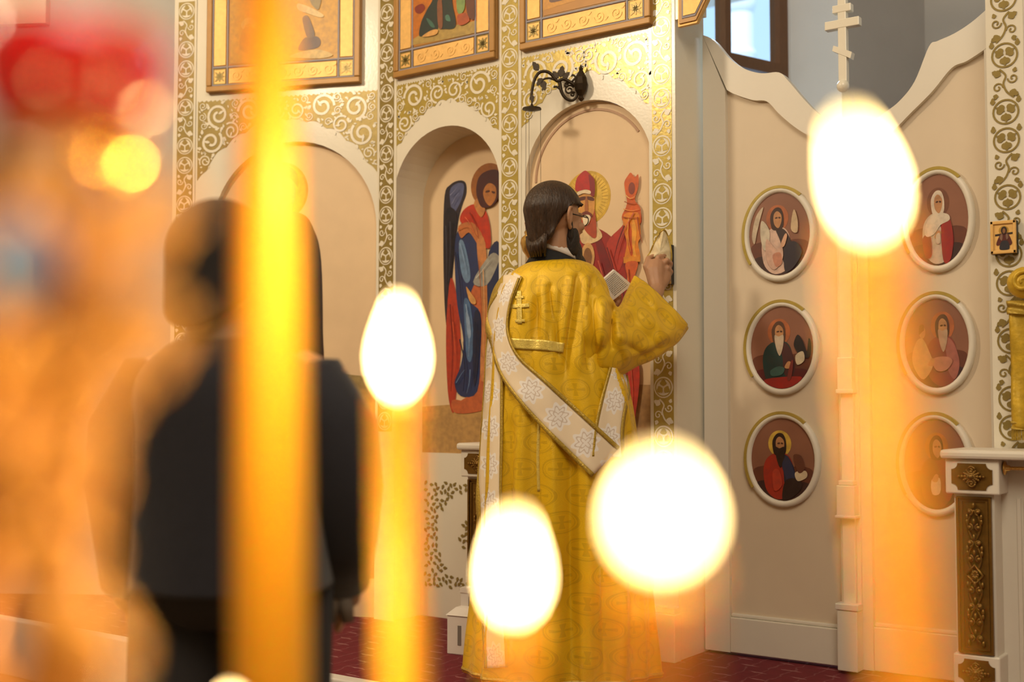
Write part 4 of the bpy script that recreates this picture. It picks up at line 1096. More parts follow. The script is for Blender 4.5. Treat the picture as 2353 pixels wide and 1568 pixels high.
small_icon(s0[0], s1[0], s0[1], s1[1], 0.0085, 'small gilded icon under the hand of the deacon')

# wrought lamp bracket
bk = thing('lamp_bracket', MAIN.p(um(1338, 200), MAIN.uz(1338, 235)[1], 0.0), 'dark wrought bronze scroll bracket above the saint icon arch', 'bracket')
u0b, zb_ = MAIN.uz(1338, 195, 0.02)
SB = Plane(MAIN.p(u0b, zb_, 0), (-0.80, -0.60, 0), (0.60, -0.80, 0))   # the bracket sticks out of the wall
# map photo outline into bracket plane
SBP = Plane(MAIN.p(u0b, 0, 0.02), Vector((0.80, 0.60, 0)), Vector((0.60, -0.80, 0)))
bz = lambda L: [SBP.uz(x, y) for x, y in L]
def btube(m, L, r0, r1=None, k=6):
    pts = catmull(bz(L), False, k); n = len(pts); r1 = r0 if r1 is None else r1
    m.tube([SBP.p(u, z, 0) for u, z in pts], [r0+(r1-r0)*i/(n-1) for i in range(n)], 8)
m = MB()
btube(m, [(1332,203),(1312,190),(1295,182),(1280,186),(1266,170),(1252,164),(1238,168),(1228,184),(1223,205),(1221,220)], 0.0085, 0.006)
btube(m, [(1286,190),(1290,210),(1300,226),(1315,231),(1325,222),(1326,208)], 0.0085, 0.005)
btube(m, [(1286,190),(1276,184),(1262,180),(1250,182),(1240,190)], 0.006, 0.004)
btube(m, [(1315,187),(1322,178),(1316,172),(1313,176)], 0.005, 0.003)
btube(m, [(1272,200),(1280,200),(1288,206)], 0.005)
part('scroll_arm', m, bronze, bk, smooth=True)
m = MB()
for (x, y, q) in ((1308, 207, 0.022), (1302, 196, 0.012), (1316, 217, 0.011)):
    u, z = SBP.uz(x, y)
    m.tube([SBP.p(a, b_, 0) for a, b_ in spiral(u, z, q, 0.5, 1.4, 20, 0.2)], 0.004, 6)
for (x, y, a, L_) in ((1238,162,2.2,0.04),(1246,185,-1.3,0.04),(1288,178,1.4,0.045),(1284,180,2.3,0.035),(1293,180,0.7,0.035),(1246,180,-2.2,0.035),(1221,218,-1.4,0.03)):
    u, z = SBP.uz(x, y)
    part('leaf_ornament', MB().prism(leaf(u, z, a, L_*1.15, L_*0.75), SBP, -0.006, 0.006), bronze, bk)
part('inner_scroll', m, bronze, bk)['kind'] = 'stuff'
top = MAIN.p(u0b, 0, 0.03); zb2 = lambda y: SBP.uz(1340, y)[1]
m = MB().lathe([(0.004, zb2(234)), (0.014, zb2(228)), (0.008, zb2(222)), (0.026, zb2(210)), (0.032, zb2(196)), (0.028, zb2(188)), (0.026, zb2(180)), (0.018, zb2(172)), (0.008, zb2(163)), (0.010, zb2(160)), (0.002, zb2(150))], top, 8)
part('wall_boss', m, bronze, bk)
tip = SBP.p(*SBP.uz(1222, 221))
# hanging lamp
dl_ = (tip-CAM).dot(FW)
lampc = lambda x, y: at(x, y, dl_)
lb = lampc(1224, 560)
hl = thing('hanging_lamp', (tip.x, tip.y, lampc(1224, 600).z), 'gilded hanging lamp with a red glass cup beside the head of the deacon', 'lamp')
axz = lambda y: lampc(1224, y).z
ctr = Vector((tip.x, tip.y, 0))
part('hanger_disc', MB().lathe([(0.003, axz(238)), (0.008, axz(244)), (0.040, axz(249)), (0.042, axz(252)), (0.004, axz(256))], ctr, 20), bronze, hl)
part('hook', MB().tube([tip+Vector((0,0,0.005)), tip+Vector((0.003,0,-0.01)), Vector((tip.x, tip.y, axz(240)))], 0.003, 6), bronze, hl)
for k in range(3):
    a = 2*PI*k/3+0.4
    p0 = ctr+Vector((0.038*math.cos(a), 0.038*math.sin(a), axz(252))); p1 = ctr+Vector((0.040*math.cos(a), 0.040*math.sin(a), axz(540)))
    part('chain', MB().tube([p0, p1], 0.0009, 5), bronze, hl)
part('gilt_bowl', MB().lathe([(0.004, axz(612)), (0.010, axz(604)), (0.018, axz(596)), (0.040, axz(580)), (0.050, axz(562)), (0.046, axz(550)), (0.030, axz(542)), (0.034, axz(536)), (0.028, axz(532))], ctr, 20), brassb, hl, smooth=True)
part('glass_cup', MB().lathe([(0.022, axz(534)), (0.028, axz(525)), (0.032, axz(514)), (0.029, axz(514)), (0.018, axz(532))], ctr, 20), redglass, hl, smooth=True)

# yellow hanging cloth on the right
hz_ = lambda y: MAIN.uz(2340, y, 0.10)[1]
uc0 = MAIN.uz(2319, 800, 0.10)[0]
cl = thing('hanging_cloth', MAIN.p(uc0+0.15, hz_(1010), 0.1), 'yellow gold brocade hanging cloth with a fringed hem on the pier', 'cloth')
def fold_sheet(u0, u1, z0, z1, d, amp, nf, nu=50, nz=24, ph=0.0):
    m = MB(); vs = []
    for j in range(nz+1):
        t = j/nz; z = z0+(z1-z0)*t
        for i in range(nu+1):
            s_ = i/nu
            vs.append(MAIN.p(u0+(u1-u0)*s_, z, d+amp*math.sin(s_*nf*2*PI+ph+t*0.8)*(1-0.5*t)+0.006*math.sin(t*9+s_*20)))
    W = nu+1
    m.add(vs, [(j*W+i, j*W+i+1, (j+1)*W+i+1, (j+1)*W+i) for j in range(nz) for i in range(nu)])
    return m
o = part('drape', fold_sheet(uc0, uc0+0.5, hz_(985), hz_(700), 0.085, 0.014, 5), bannerm, cl, smooth=True); sd = o.modifiers.new('thickness', 'SOLIDIFY'); sd.thickness = 0.003
part('gathered_band', fold_sheet(uc0-0.006, uc0+0.5, hz_(722), hz_(690), 0.094, 0.010, 5), trimg, cl, smooth=True).modifiers.new('thickness', 'SOLIDIFY').thickness = 0.006
m = MB().ball(MAIN.p(uc0+0.055, hz_(650), 0.085), (0.062, 0.045, 0.055), 20, 12)
m.tube([MAIN.p(a, b_, 0.125) for a, b_ in spiral(uc0+0.055, hz_(650), 0.04, 0, 1.6, 22, 0.1)], 0.008, 8)
part('knotted_rosette', m, bannerm, cl, smooth=True)
m = MB()
for i in range(130):
    u = uc0+0.5*i/129; s_ = i/129
    d = 0.085+0.014*math.sin(s_*10*PI)
    m.tube([MAIN.p(u, hz_(984), d+0.002), MAIN.p(u+0.002*math.sin(i*3), hz_(1012), d+0.002*math.sin(i))], 0.0022, 4)
o = part('fringe', m, trimg, cl); o['kind'] = 'stuff'
part('lace_band', fold_sheet(uc0, uc0+0.5, hz_(988), hz_(968), 0.090, 0.014, 5), trimg, cl, smooth=True)

# white lantern box on the carpet
def onfloor(px, py):
    r_ = ray(px, py); t_ = -CAM.z/r_.z; return CAM+r_*t_
bp_ = onfloor(1072, 1500)
bxo = thing('white_lantern', (bp_.x, bp_.y, 0), 'small white lantern box standing on the carpet behind the deacon robe', 'lantern')
sc_ = (bp_-CAM).dot(FW)/FPX
Mx = Matrix.Translation((bp_.x, bp_.y, 0)) @ Matrix.Rotation(0.15, 4, 'Z')
h1, wd1 = 88*sc_, 33*sc_
part('body', MB().box((-wd1, -wd1, 0), (wd1, wd1, h1), Mx), whitebox, bxo, bevel=0.004)
part('roof', MB().loft([[Mx @ Vector((sx*q, sy*q, z)) for sx, sy in ((-1,-1),(1,-1),(1,1),(-1,1))] for q, z in ((wd1*1.08, h1), (wd1*0.55, h1+0.03), (wd1*0.30, h1+0.035), (wd1*0.30, h1+0.085), (wd1*0.36, h1+0.09), (wd1*.36, h1+.11))]), whitebox, bxo)
part('slot', MB().box((-0.008, -wd1-0.002, h1*0.25), (0.008, -wd1, h1*0.75), Mx).box((-wd1-0.002, -0.006, h1*0.25), (-wd1, 0.006, h1*0.75), Mx), greys, bxo)

# ------------------------------------------------------------------ people
def ring_lr(pl, pr_, thick, n=40, p=2.0, fold=None):
    """closed ring through a left and a right point, thick metres deep along the heading"""
    c = (pl+pr_)/2; a = (pr_-pl)/2; b = FW0*thick; out = []
    for k in range(n):
        an = 2*PI*k/n; ca, sa = math.cos(an), math.sin(an)
        x = math.copysign(abs(ca)**(2/p), ca); y = math.copysign(abs(sa)**(2/p), sa)
        f = 1.0 if fold is None else fold(an)
        out.append(c + (a*x + b*y)*f)
    return out
def interp_rows(rows, k):
    return catmull([tuple(map(float, r_)) for r_ in rows], False, k)
def remesh(name, mb, material, parent, voxel=0.005, smooth_it=4):
    me = mb.mesh(name+'_raw', [material]); o = link(name, me)
    r_ = o.modifiers.new('r', 'REMESH'); r_.mode = 'VOXEL'; r_.voxel_size = voxel
    s_ = o.modifiers.new('s', 'SMOOTH'); s_.iterations = smooth_it; s_.factor = 0.5
    dg = bpy.context.evaluated_depsgraph_get()
    nm = bpy.data.meshes.new_from_object(o.evaluated_get(dg)); o.modifiers.clear(); o.data = nm; nm.name = name
    nm.materials.clear(); nm.materials.append(material)
    nm.polygons.foreach_set('use_smooth', [True]*len(nm.polygons))
    if parent is not None:
        o.parent = parent; o.matrix_parent_inverse = Matrix.Translation(parent.location).inverted()
    return o
def head_into(m, C, F, sc=1.0):
    """head lump: skull, jaw, nose, brow, ears; F is where the face looks"""
    F = Vector(F).normalized(); Z = Vector((0,0,1)); R = F.cross(Z).normalized()
    Mx = Matrix((R, F, Z)).transposed()
    L = lambda x, y, z: C + Mx @ Vector((x*sc, y*sc, z*sc))
    s3 = lambda a, b, c: (a*sc, b*sc, c*sc)
    m.ball(L(0, -0.01, 0.03), s3(0.076, 0.098, 0.092), 24, 16, Mx)
    m.ball(L(0, 0.028, -0.03), s3(0.064, 0.066, 0.088), 20, 14, Mx)
    m.ball(L(0, 0.062, -0.092), s3(0.030, 0.026, 0.024), 14, 8, Mx)
    m.ball(L(0, 0.088, 0.026), s3(0.046, 0.014, 0.012), 14, 8, Mx)
    m.tube([L(0, 0.092, 0.018), L(0, 0.104, -0.008), L(0, 0.116, -0.028), L(0, 0.100, -0.036)], [0.009*sc, 0.010*sc, 0.012*sc, 0.010*sc], 10)
    for s_ in (-1, 1):
        m.ball(L(s_*0.013, 0.098, -0.033), s3(0.009, 0.010, 0.008), 10, 6, Mx)
        m.ball(L(s_*0.040, 0.074, -0.018), s3(0.022, 0.020, 0.018), 12, 8, Mx)
        m.ball(L(s_*0.031, 0.082, 0.008), s3(0.012, 0.010, 0.009), 10, 6, Mx)
        # ear: rim and lobe
        pts = [(0.078,0.004,0.022),(0.088,-0.008,0.036),(0.096,-0.022,0.033),(0.097,-0.029,0.013),(0.092,-0.024,-0.010),(0.083,-0.012,-0.030),(0.075,-0.002,-0.032)]
        m.tube([L(s_*x, y, z) for x, y, z in catmull(pts, False, 4)], 0.0062*sc, 8)
        m.ball(L(s_*0.083, -0.012, 0.004), s3(0.007, 0.016, 0.028), 10, 8, Mx)
        m.ball(L(s_*0.080, -0.007, -0.030), s3(0.006, 0.010, 0.011), 8, 6, Mx)
    m.tube([L(-0.022, 0.092, -0.058), L(0, 0.099, -0.056), L(0.022, 0.092, -0.058)], 0.0065*sc, 8)
    m.tube([L(-0.018, 0.090, -0.067), L(0, 0.096, -0.068), L(0.018, 0.090, -0.067)], 0.0065*sc, 8)
    return L, Mx

# ---- the deacon
DD = 4.52
dq = at(1290, 1560, DD)
deacon = thing('person', (dq.x, dq.y, 0.0), 'bearded person in a yellow brocade robe and pale stole reaching to an icon', 'person')
HCp = at(1277, 508, 4.50)
HF = (RT*0.76 + FW0*0.65).normalized()
m = MB()
L, HM = head_into(m, HCp, HF, 1.06)
neckb = at(1275, 605, 4.52)
m.tube([HCp+Vector((0,0,-0.02)), HCp+Vector((0,0,-0.10)), neckb], [0.060, 0.060, 0.070], 16)
# torso and legs inside the robe
def ringo(y, l, r_, d, th): return ring_lr(at(l, y, d), at(r_, y, d), th, 24)
m.loft([ringo(*q) for q in ((598,1245,1305,4.53,.05),(625,1190,1355,4.53,.09),(680,1172,1378,4.53,.12),(800,1185,1385,4.53,.12),(900,1190,1395,4.53,.12),(1000,1185,1400,4.53,.12),(1060,1190,1395,4.53,.10))])
for x0, x1 in ((1235, 1225), (1345, 1360)):
    pts = [at(x0, 1020, 4.53), at((x0+x1)/2, 1260, 4.53), at(x1, 1500, 4.53)]
    pts[-1].z = 0.07
    m.tube(pts, [0.085, 0.062, 0.045], 12)
    m.tube([Vector((pts[-1].x, pts[-1].y, 0.045)), Vector((pts[-1].x, pts[-1].y, 0.045))+Vector((0, 0.14, -0.005)), Vector((pts[-1].x, pts[-1].y, 0.04))+Vector((0, 0.19, -0.008))], [0.042, 0.040, 0.028], 12)
# right arm (the raised one)
shR = at(1358, 692, 4.50); elR = at(1452, 796, 4.58); wrR = at(1511, 664, 4.78)
m.tube([at(1335, 665, 4.52), shR, (shR+elR)/2, elR], [0.06, 0.058, 0.048, 0.042], 12)
m.tube([elR, (elR+wrR)/2, wrR], [0.043, 0.040, 0.029], 12)
# left arm, bent before the chest
shL = at(1190, 672, 4.60); elL = at(1235, 800, 4.78); wrL = at(1385, 715, 4.80)
m.tube([at(1220, 655, 4.55), shL, (shL+elL)/2, elL], [0.06, 0.055, 0.047, 0.042], 12)
m.tube([elL, (elL+wrL)/2, wrL], [0.043, 0.039, 0.028], 12)
# right hand: palm, four fingers closed on the cloth, thumb
def chain(L_, r_): m.tube([at(*p) for p in L_], r_, 9)
m.tube([wrR, at(1508, 648, 4.80), at(1505, 625, 4.82), at(1508, 604, 4.84)], [0.028, 0.034, 0.040, 0.034], 12)
m.tube([wrR, at(1520, 645, 4.82), at(1523, 625, 4.85), at(1524, 606, 4.87)], [0.026, 0.032, 0.036, 0.030], 12)
chain([(1506,606,4.83),(1512,592,4.83),(1526,588,4.86),(1534,597,4.89)], [0.0125,0.0120,0.0110,0.0095])
chain([(1518,610,4.83),(1532,598,4.82),(1541,606,4.86),(1538,618,4.89)], [0.0125,0.0125,0.0110,0.0095])
chain([(1518,624,4.83),(1534,616,4.82),(1542,625,4.86),(1537,635,4.89)], [0.0120,0.0118,0.0105,0.0090])
chain([(1517,638,4.83),(1532,634,4.83),(1538,642,4.86),(1533,650,4.88)], [0.0110,0.0105,0.0095,0.0082])
chain([(1492,630,4.82),(1484,612,4.82),(1490,594,4.84),(1504,588,4.87)], [0.0150,0.0135,0.0120,0.0100])
# left hand under the booklet
m.tube([wrL, at(1395, 702, 4.80), at(1404, 692, 4.80)], [0.028, 0.034, 0.032], 12)
for i, (x, y) in enumerate(((1396,684),(1402,690),(1409,694),(1415,697))):
    chain([(x,y+8,4.80),(x+5,y-2,4.79),(x+9,y-12,4.80),(x+8,y-20,4.82)], [0.0115,0.0105,0.0095,0.0085])
chain([(1386,700,4.79),(1380,684,4.77),(1386,668,4.765),(1392,660,4.77)], [0.0130,0.0120,0.0105,0.0090])
remesh('body', m, skin, deacon, 0.0042, 3)

# hair: cap over the skull, longer at the nape
hm = MB(); n = 56; rows = 26; vs = []
def hairpt(a, t):
    # a: around, 0 = face forward ; t: 0 crown .. 1 hem
    back = 0.5-0.5*math.cos(a)                    # 0 at face, 1 at nape
    side = abs(math.sin(a))
    hem = 0.050 - 0.165*(max(0, back-0.52)/0.48)**0.9
    if back < 0.30: hem = 0.050+0.010*(0.30-back)/0.30
    top = 0.140
    z = top+(hem-top)*(t**1.25)
    zz = max(-1, min(1, (z-0.030)/0.104)) if z > 0.03 else 0
    q = math.sqrt(max(0.0, 1-((z-0.034)/0.106)**2)) if z > 0.034 else 1.0 - 0.30*((0.034-z)/0.2)
    strand = 1+0.018*math.sin(a*19+t*3)+0.012*math.sin(a*43+t*5)
    curl = 0.010*max(0, t-0.9)/0.1*math.sin(a*9)
    rx, ry = 0.092*q*strand+curl, 0.112*q*strand+curl
    return L(rx*math.sin(a), -0.012+ry*math.cos(a)*(0.94 if math.cos(a) > 0 else 1.0), z)
for j in range(rows+1):
    for k in range(n):
        vs.append(hairpt(2*PI*k/n, max(0.02, j/rows)))
hm.add(vs, [(j*n+k, j*n+(k+1) % n, (j+1)*n+(k+1) % n, (j+1)*n+k) for j in range(rows) for k in range(n)] + [tuple(range(n-1, -1, -1))])
o = part('hair', hm, hairm, deacon, smooth=True, fix=True)
sd = o.modifiers.new('thickness', 'SOLIDIFY'); sd.thickness = 0.012; sd.offset = -1
# loose lock at the nape and ear side locks
m = MB()
for i in range(26):
    a = PI*(0.80+0.40*i/25); p0 = hairpt(a, 0.90)
    tipz = -0.142-0.014*math.sin(i*2.1)
    p2 = L(0.070*math.sin(a)*(0.9+0.1*math.sin(i)), -0.012+0.086*math.cos(a), tipz+0.02)
    m.tube([p0, (p0+p2)/2+Vector((0,0,0.002))+HF*(-0.004), p2], [0.009, 0.008, 0.003], 6)
part('nape_locks', m, hairm, o, smooth=True)
# beard
m = MB()
m.ball(L(0, 0.060, -0.110), (0.056, 0.050, 0.070), 20, 14, HM)
m.ball(L(0, 0.080, -0.160), (0.056, 0.054, 0.066), 18, 12, HM)
m.ball(L(0, 0.090, -0.198), (0.042, 0.044, 0.052), 18, 12, HM)
for s_ in (-1, 1):
    m.ball(L(s_*0.052, 0.030, -0.070), (0.018, 0.034, 0.060), 14, 10, HM)
    m.ball(L(s_*0.066, 0.008, -0.030), (0.008, 0.012, 0.045), 10, 8, HM)
rnd = random.Random(11)
for i in range(110):
    a = rnd.uniform(-2.0, 2.0); z0_ = rnd.uniform(-0.13, -0.09)
    p0 = L(0.050*math.sin(a), 0.060+0.040*math.cos(a), z0_); e = rnd.uniform(0.05, 0.12)
    p1 = L(0.045*math.sin(a), 0.064+0.042*math.cos(a), z0_-e*0.6); p2 = L(0.030*math.sin(a)+rnd.uniform(-.01,.01), 0.070+0.030*math.cos(a), z0_-e)
    m.tube([p0, p1, p2], [0.0045, 0.004, 0.001], 5)
remesh('beard', m, beardm, deacon, 0.004, 1)
# spectacles
gl = MB()
for s_ in (-1, 1):
    gl.tube([L(s_*0.082, -0.015, 0.016), L(s_*0.079, 0.03, 0.014), L(s_*0.066, 0.092, 0.012)], 0.0022, 6)
    gl.tube([L(s_*0.034+0.024*math.cos(2*PI*i/20), 0.102, 0.006+0.019*math.sin(2*PI*i/20)) for i in range(21)], 0.0018, 6)
gl.tube([L(-0.010, 0.104, 0.010), L(0, 0.108, 0.013), L(0.010, 0.104, 0.010)], 0.0018, 6)
part('spectacles', gl, lens_g, deacon, smooth=True)
# collars
def tiltring(px0, py0, px1, py1, d, th, grow=1.0):
    a, b_ = at(px0, py0, d), at(px1, py1, d); c = (a+b_)/2
    return ring_lr(c+(a-c)*grow, c+(b_-c)*grow, th*grow, 28)
m = MB().loft([tiltring(1230,566,1326,600,4.52,0.086), tiltring(1232,557,1325,592,4.52,0.084), tiltring(1236,551,1323,583,4.52,0.080)], caps=False)
part('white_collar', m, whitec, deacon, smooth=True).modifiers.new('thickness', 'SOLIDIFY').thickness = 0.006
m = MB().loft([tiltring(1203,612,1360,632,4.52,0.12), tiltring(1216,592,1340,620,4.52,0.100), tiltring(1227,574,1329,607,4.52,0.092), tiltring(1229,568,1327,602,4.52,0.088)], caps=False)
part('black_collar', m, blackc, deacon, smooth=True).modifiers.new('thickness', 'SOLIDIFY').thickness = 0.008

# robe body
rows = interp_rows([(604,1226,1338,4.52,.090),(613,1202,1360,4.52,.118),(632,1175,1378,4.52,.145),(665,1153,1394,4.52,.165),(720,1142,1402,4.52,.175),(800,1130,1412,4.52,.182),(900,1122,1442,4.52,.19),(1000,1114,1458,4.52,.20),(1150,1107,1476,4.52,.21),(1350,1096,1492,4.52,.225),(1545,1083,1506,4.52,.24)], 8)
NR = 280
def folded(p, folds):
    """move a cloth point out of or into the cloth along hand-set fold lines"""
    q = p-CAM; z_ = q.dot(FW); x_ = 1176.5+FPX*q.dot(RT)/z_; y_ = 784-FPX*q.dot(UPV)/z_; s_ = 0.0
    for (x0, y0, x1, y1, wd_, amp) in folds:
        ux, uy = x1-x0, y1-y0; l2 = ux*ux+uy*uy
        t_ = ((x_-x0)*ux+(y_-y0)*uy)/l2; tc = min(1, max(0, t_)); dd = math.hypot(x_-x0-ux*tc, y_-y0-uy*tc)
        s_ += amp*math.exp(-(dd/wd_)**2)*(0.35+0.65*math.sin(PI*min(1, max(0, t_*0.8+0.15))))
    return s_
RF = [(1326,640,1300,850,9,-.022),(1309,640,1283,850,9,.018),(1262,660,1286,830,8,-.018),(1275,670,1270,840,8,.014),(1236,690,1234,790,9,-.014),(1220,680,1214,780,8,.010),(1248,660,1252,790,8,.010),(1345,640,1325,850,9,.018),
  (1365,640,1352,850,9,-.016),(1205,900,1190,1500,12,.018),(1240,950,1232,1540,13,-.020),(1275,1010,1278,1540,13,.020),(1310,1060,1312,1540,12,-.022),(1345,1080,1350,1540,13,.020),(1385,1090,1392,1540,12,-.020),(1420,900,1430,1540,12,.016),(1180,980,1166,1540,10,-.014)]
SF = [(1407,706,1404,800,8,-.040),(1385,700,1378,850,9,.016),(1362,690,1372,850,8,-.018),(1340,680,1345,850,9,.015),(1420,740,1440,830,9,.020),(1398,780,1350,850,7,-.014),(1430,790,1480,815,8,-.014),(1450,700,1540,780,9,.014),(1470,690,1565,760,8,-.014),(1440,730,1515,800,8,-.012),(1395,690,1440,720,8,.014),(1500,680,1520,800,9,.010)]
rings = []
for i, (y, l, r_, d, th) in enumerate(rows):
    t = max(0.0, min(1.0, (y-640)/900))
    t2 = max(0.0, min(1.0, (y-600)/120))
    def fold(an, t=t, t2=t2, y=y):
        q = t**0.7
        return 1 + t2*(0.010*math.sin(an*7+0.8+y*0.002) + q*(0.038*math.sin(an*9+1.3*math.sin(y*0.003)) + 0.026*math.sin(an*17+2+y*0.0025) + 0.012*math.sin(an*5)))
    pl_, pr2 = at(l, y, d), at(r_, y, d)
    rg_ = ring_lr(pl_, pr2, th, NR, 2.25, fold); cq = (pl_+pr2)/2
    for k in range(NR):
        an = 2*PI*k/NR
        dn = 0.016*noise.noise(Vector((math.cos(an)*4.5, math.sin(an)*4.5, y*0.0035)))*t2 + 0.010*(abs(math.sin(an*6.5+0.3*math.sin(y*0.006)))**0.5-0.6)*t2*min(1, max(0, (880-y)/200+0.3) if y < 880 else 0.8)
        rg_[k] = rg_[k]+(rg_[k]-cq).normalized()*(dn+(folded(rg_[k], RF) if math.sin(an) < 0.1 else 0))
    rings.append(rg_)
# neckline slants
for i, rg in enumerate(rings[:10]):
    for k, p in enumerate(rg):
        pass
cum = [0.0]
for i in range(1, len(rings)): cum.append(cum[-1]+(rings[i][0]-rings[i-1][0]).length)
rm = MB(); rm.loft(rings, caps=False, uvs=lambda i, k: (k/NR*1.55, -cum[i]))
robe = part('robe', rm, robe_m, deacon, smooth=True, fix=True)
sd = robe.modifiers.new('thickness', 'SOLIDIFY'); sd.thickness = 0.004; sd.offset = 1
# bottom hem braid
hem = rings[-1]
part('hem_braid', MB().tube([p+Vector((0,0,0.012)) for p in hem]+[hem[0]+Vector((0,0,0.012))], 0.008, 6), trimg, robe)

# right sleeve
srow = interp_rows([(1300,660,1270,790,4.60,.10),(1325,645,1292,835,4.52,.135),(1378,655,1345,862,4.47,.135),(1402,694,1400,861,4.48,.115),(1416,712,1455,842,4.53,.105),(1428,696,1510,815,4.60,.098),(1446,664,1556,784,4.68,.090),(1464,640,1579,752,4.75,.080)], 12)
srg = []
NS = 160
for i, (tx_, ty_, bx_, by_, d, th) in enumerate(srow):
    a, b_ = at(tx_, ty_, d), at(bx_, by_, d); c = (a+b_)/2; v1 = (a-b_)/2; t = i/(len(srow)-1)
    rg = []
    for k in range(NS):
        an = 2*PI*k/NS
        f = 1 + 0.028*math.sin(an*5+t*7) + 0.022*math.sin(an*9-t*5) + 0.05*math.sin(t*16+an*2)*math.exp(-((t-0.52)/0.16)**2)
        f += 0.05*noise.noise(Vector((math.cos(an)*2.5, math.sin(an)*2.5, t*6)))+0.03*(abs(math.sin(t*13+an*1.5))**0.6-0.5)*math.exp(-((t-0.55)/0.25)**2)
        rg.append(c + (v1*math.cos(an) + FW0*th*math.sin(an))*f)
    srg.append([p-FW0*folded(p, SF) if math.sin(2*PI*k/NS) < 0.1 else p for k, p in enumerate(rg)])
scum = [0.0]
for i in range(1, len(srg)): scum.append(scum[-1]+(sum((srg[i][k]-srg[i-1][k]).length for k in range(0, NS, 10))/16))
sm_ = MB(); sm_.loft(srg, caps=False, uvs=lambda i, k: (k/NS*0.75, -scum[i]))
slv = part('sleeve', sm_, robe_m, deacon, smooth=True, fix=True)
sd = slv.modifiers.new('thickness', 'SOLIDIFY'); sd.thickness = 0.005; sd.offset = 1
part('cuff_braid', MB().tube(srg[-1]+[srg[-1][0]], 0.005, 6), trimg, slv)
# left sleeve, mostly hidden before the chest
lrow = interp_rows([(1175,640,1165,800,4.60,.10),(1200,660,1210,850,4.72,.11),(1260,690,1280,850,4.80,.11),(1330,680,1340,800,4.82,.09),(1380,690,1398,745,4.82,.06)], 6)
lrg = []
for (tx_, ty_, bx_, by_, d, th) in lrow:
    a, b_ = at(tx_, ty_, d), at(bx_, by_, d); c = (a+b_)/2; v1 = (a-b_)/2
    lrg.append([c + (v1*math.cos(2*PI*k/40) + FW0*th*math.sin(2*PI*k/40))*(1+0.03*math.sin(10*PI*k/40)) for k in range(40)])
lm = MB(); lm.loft(lrg, caps=False, uvs=lambda i, k: (k/40*0.6, -i*0.02))
o = part('sleeve', lm, robe_m, deacon, smooth=True, fix=True); sd = o.modifiers.new('thickness', 'SOLIDIFY'); sd.thickness = 0.005

# ribbons laid on the robe: stole, braids, embroidered cross
bpy.context.view_layer.update()
tree = BVHTree.FromPolygons([Vector(v) for v in rm.v], rm.f)
def onrobe(px, py, off=0.009, default=4.33):
    d = ray(px, py).normalized()
    hit = tree.ray_cast(CAM, d)
    if hit[0] is not None: return hit[0]-d*off
    # beside the robe: stay at the nearest surface
    near = tree.find_nearest(at(px, py, DD))
    return near[0]+(near[0]-at(1290, py, DD)).normalized()*off
def laid(name, center, width, mats_, off, parent, across=7, k=10, lo=-0.5, hi=0.5, thick=0.004, smooth_n=6):
    pts = catmull(center, False, k); wds = catmull([(w_, 0.0) for w_ in width], False, k)
    P = []
    for i, (x, y) in enumerate(pts):
        a = pts[max(i-1, 0)]; b_ = pts[min(i+1, len(pts)-1)]; tx_, ty_ = b_[0]-a[0], b_[1]-a[1]; l_ = math.hypot(tx_, ty_) or 1
        nx, ny = -ty_/l_, tx_/l_
        row = []
        for j in range(across):
            s_ = lo+(hi-lo)*j/(across-1)
            row.append(onrobe(x+nx*s_*wds[i][0], y+ny*s_*wds[i][0], off))
        P.append(row)
    for _ in range(smooth_n):
        Q = [r_[:] for r_ in P]
        for i in range(1, len(P)-1):
            for j in range(across): Q[i][j] = (P[i-1][j]+P[i][j]*2+P[i+1][j])/4
        P = Q
    m = MB(); cum_ = [0.0]
    for i in range(1, len(P)): cum_.append(cum_[-1]+(P[i][across//2]-P[i-1][across//2]).length)
    vs = [p for r_ in P for p in r_]; uvs = [((lo+(hi-lo)*j/(across-1)), cum_[i]) for i in range(len(P)) for j in range(across)]
    m.add(vs, [(i*across+j, i*across+j+1, (i+1)*across+j+1, (i+1)*across+j) for i in range(len(P)-1) for j in range(across-1)], uvs=uvs)
    o = part(name, m, mats_, parent, smooth=True)
    sd = o.modifiers.new('thickness', 'SOLIDIFY'); sd.thickness = thick; sd.offset = 0
    return o
def stole(center, width, off):
    o = laid('stole_band', center, width, stole_m, off, deacon, lo=-0.5, hi=0.5)
    laid('stole_braid', center, width, trimg, off+0.004, o, across=3, lo=-0.54, hi=-0.43)
    laid('stole_braid', center, width, trimg, off+0.004, o, across=3, lo=0.43, hi=0.54)
    return o
stole([(1184,628),(1158,680),(1138,760),(1130,860),(1128,1000),(1126,1140),(1128,1300),(1134,1420),(1140,1535)], [34,42,46,48,50,50,50,50,50], 0.012)
stole([(1180,634),(1154,700),(1148,770),(1170,838),(1226,902),(1300,975),(1392,1062)], [26,34,38,56,76,84,88], 0.022)
stole([(1398,1050),(1400,985),(1412,920),(1428,850)], [70,62,58,52], 0.016)
# embroidered cross on the back
m_c = [((1192,668),(1194,744),11), ((1172,705),(1216,702),9), ((1184,684),(1203,683),6), ((1184,738),(1206,737),6)]
for (a, b_, wd_) in m_c:
    laid('embroidered_cross', [a, ((a[0]+b_[0])/2, (a[1]+b_[1])/2), b_], [wd_, wd_, wd_], palegold, 0.009, robe, across=5, k=6, thick=0.002, smooth_n=2)
laid('yoke_braid', [(1160,788),(1200,791),(1245,793),(1296,800)], [24,24,24,22], palegold, 0.009, robe, across=7, k=12, thick=0.002, smooth_n=2)
laid('back_seam_braid', [(1240,940),(1236,1040),(1238,1130)], [7,7,7], palegold, 0.004, robe, across=3, k=8, thick=0.002, smooth_n=2)

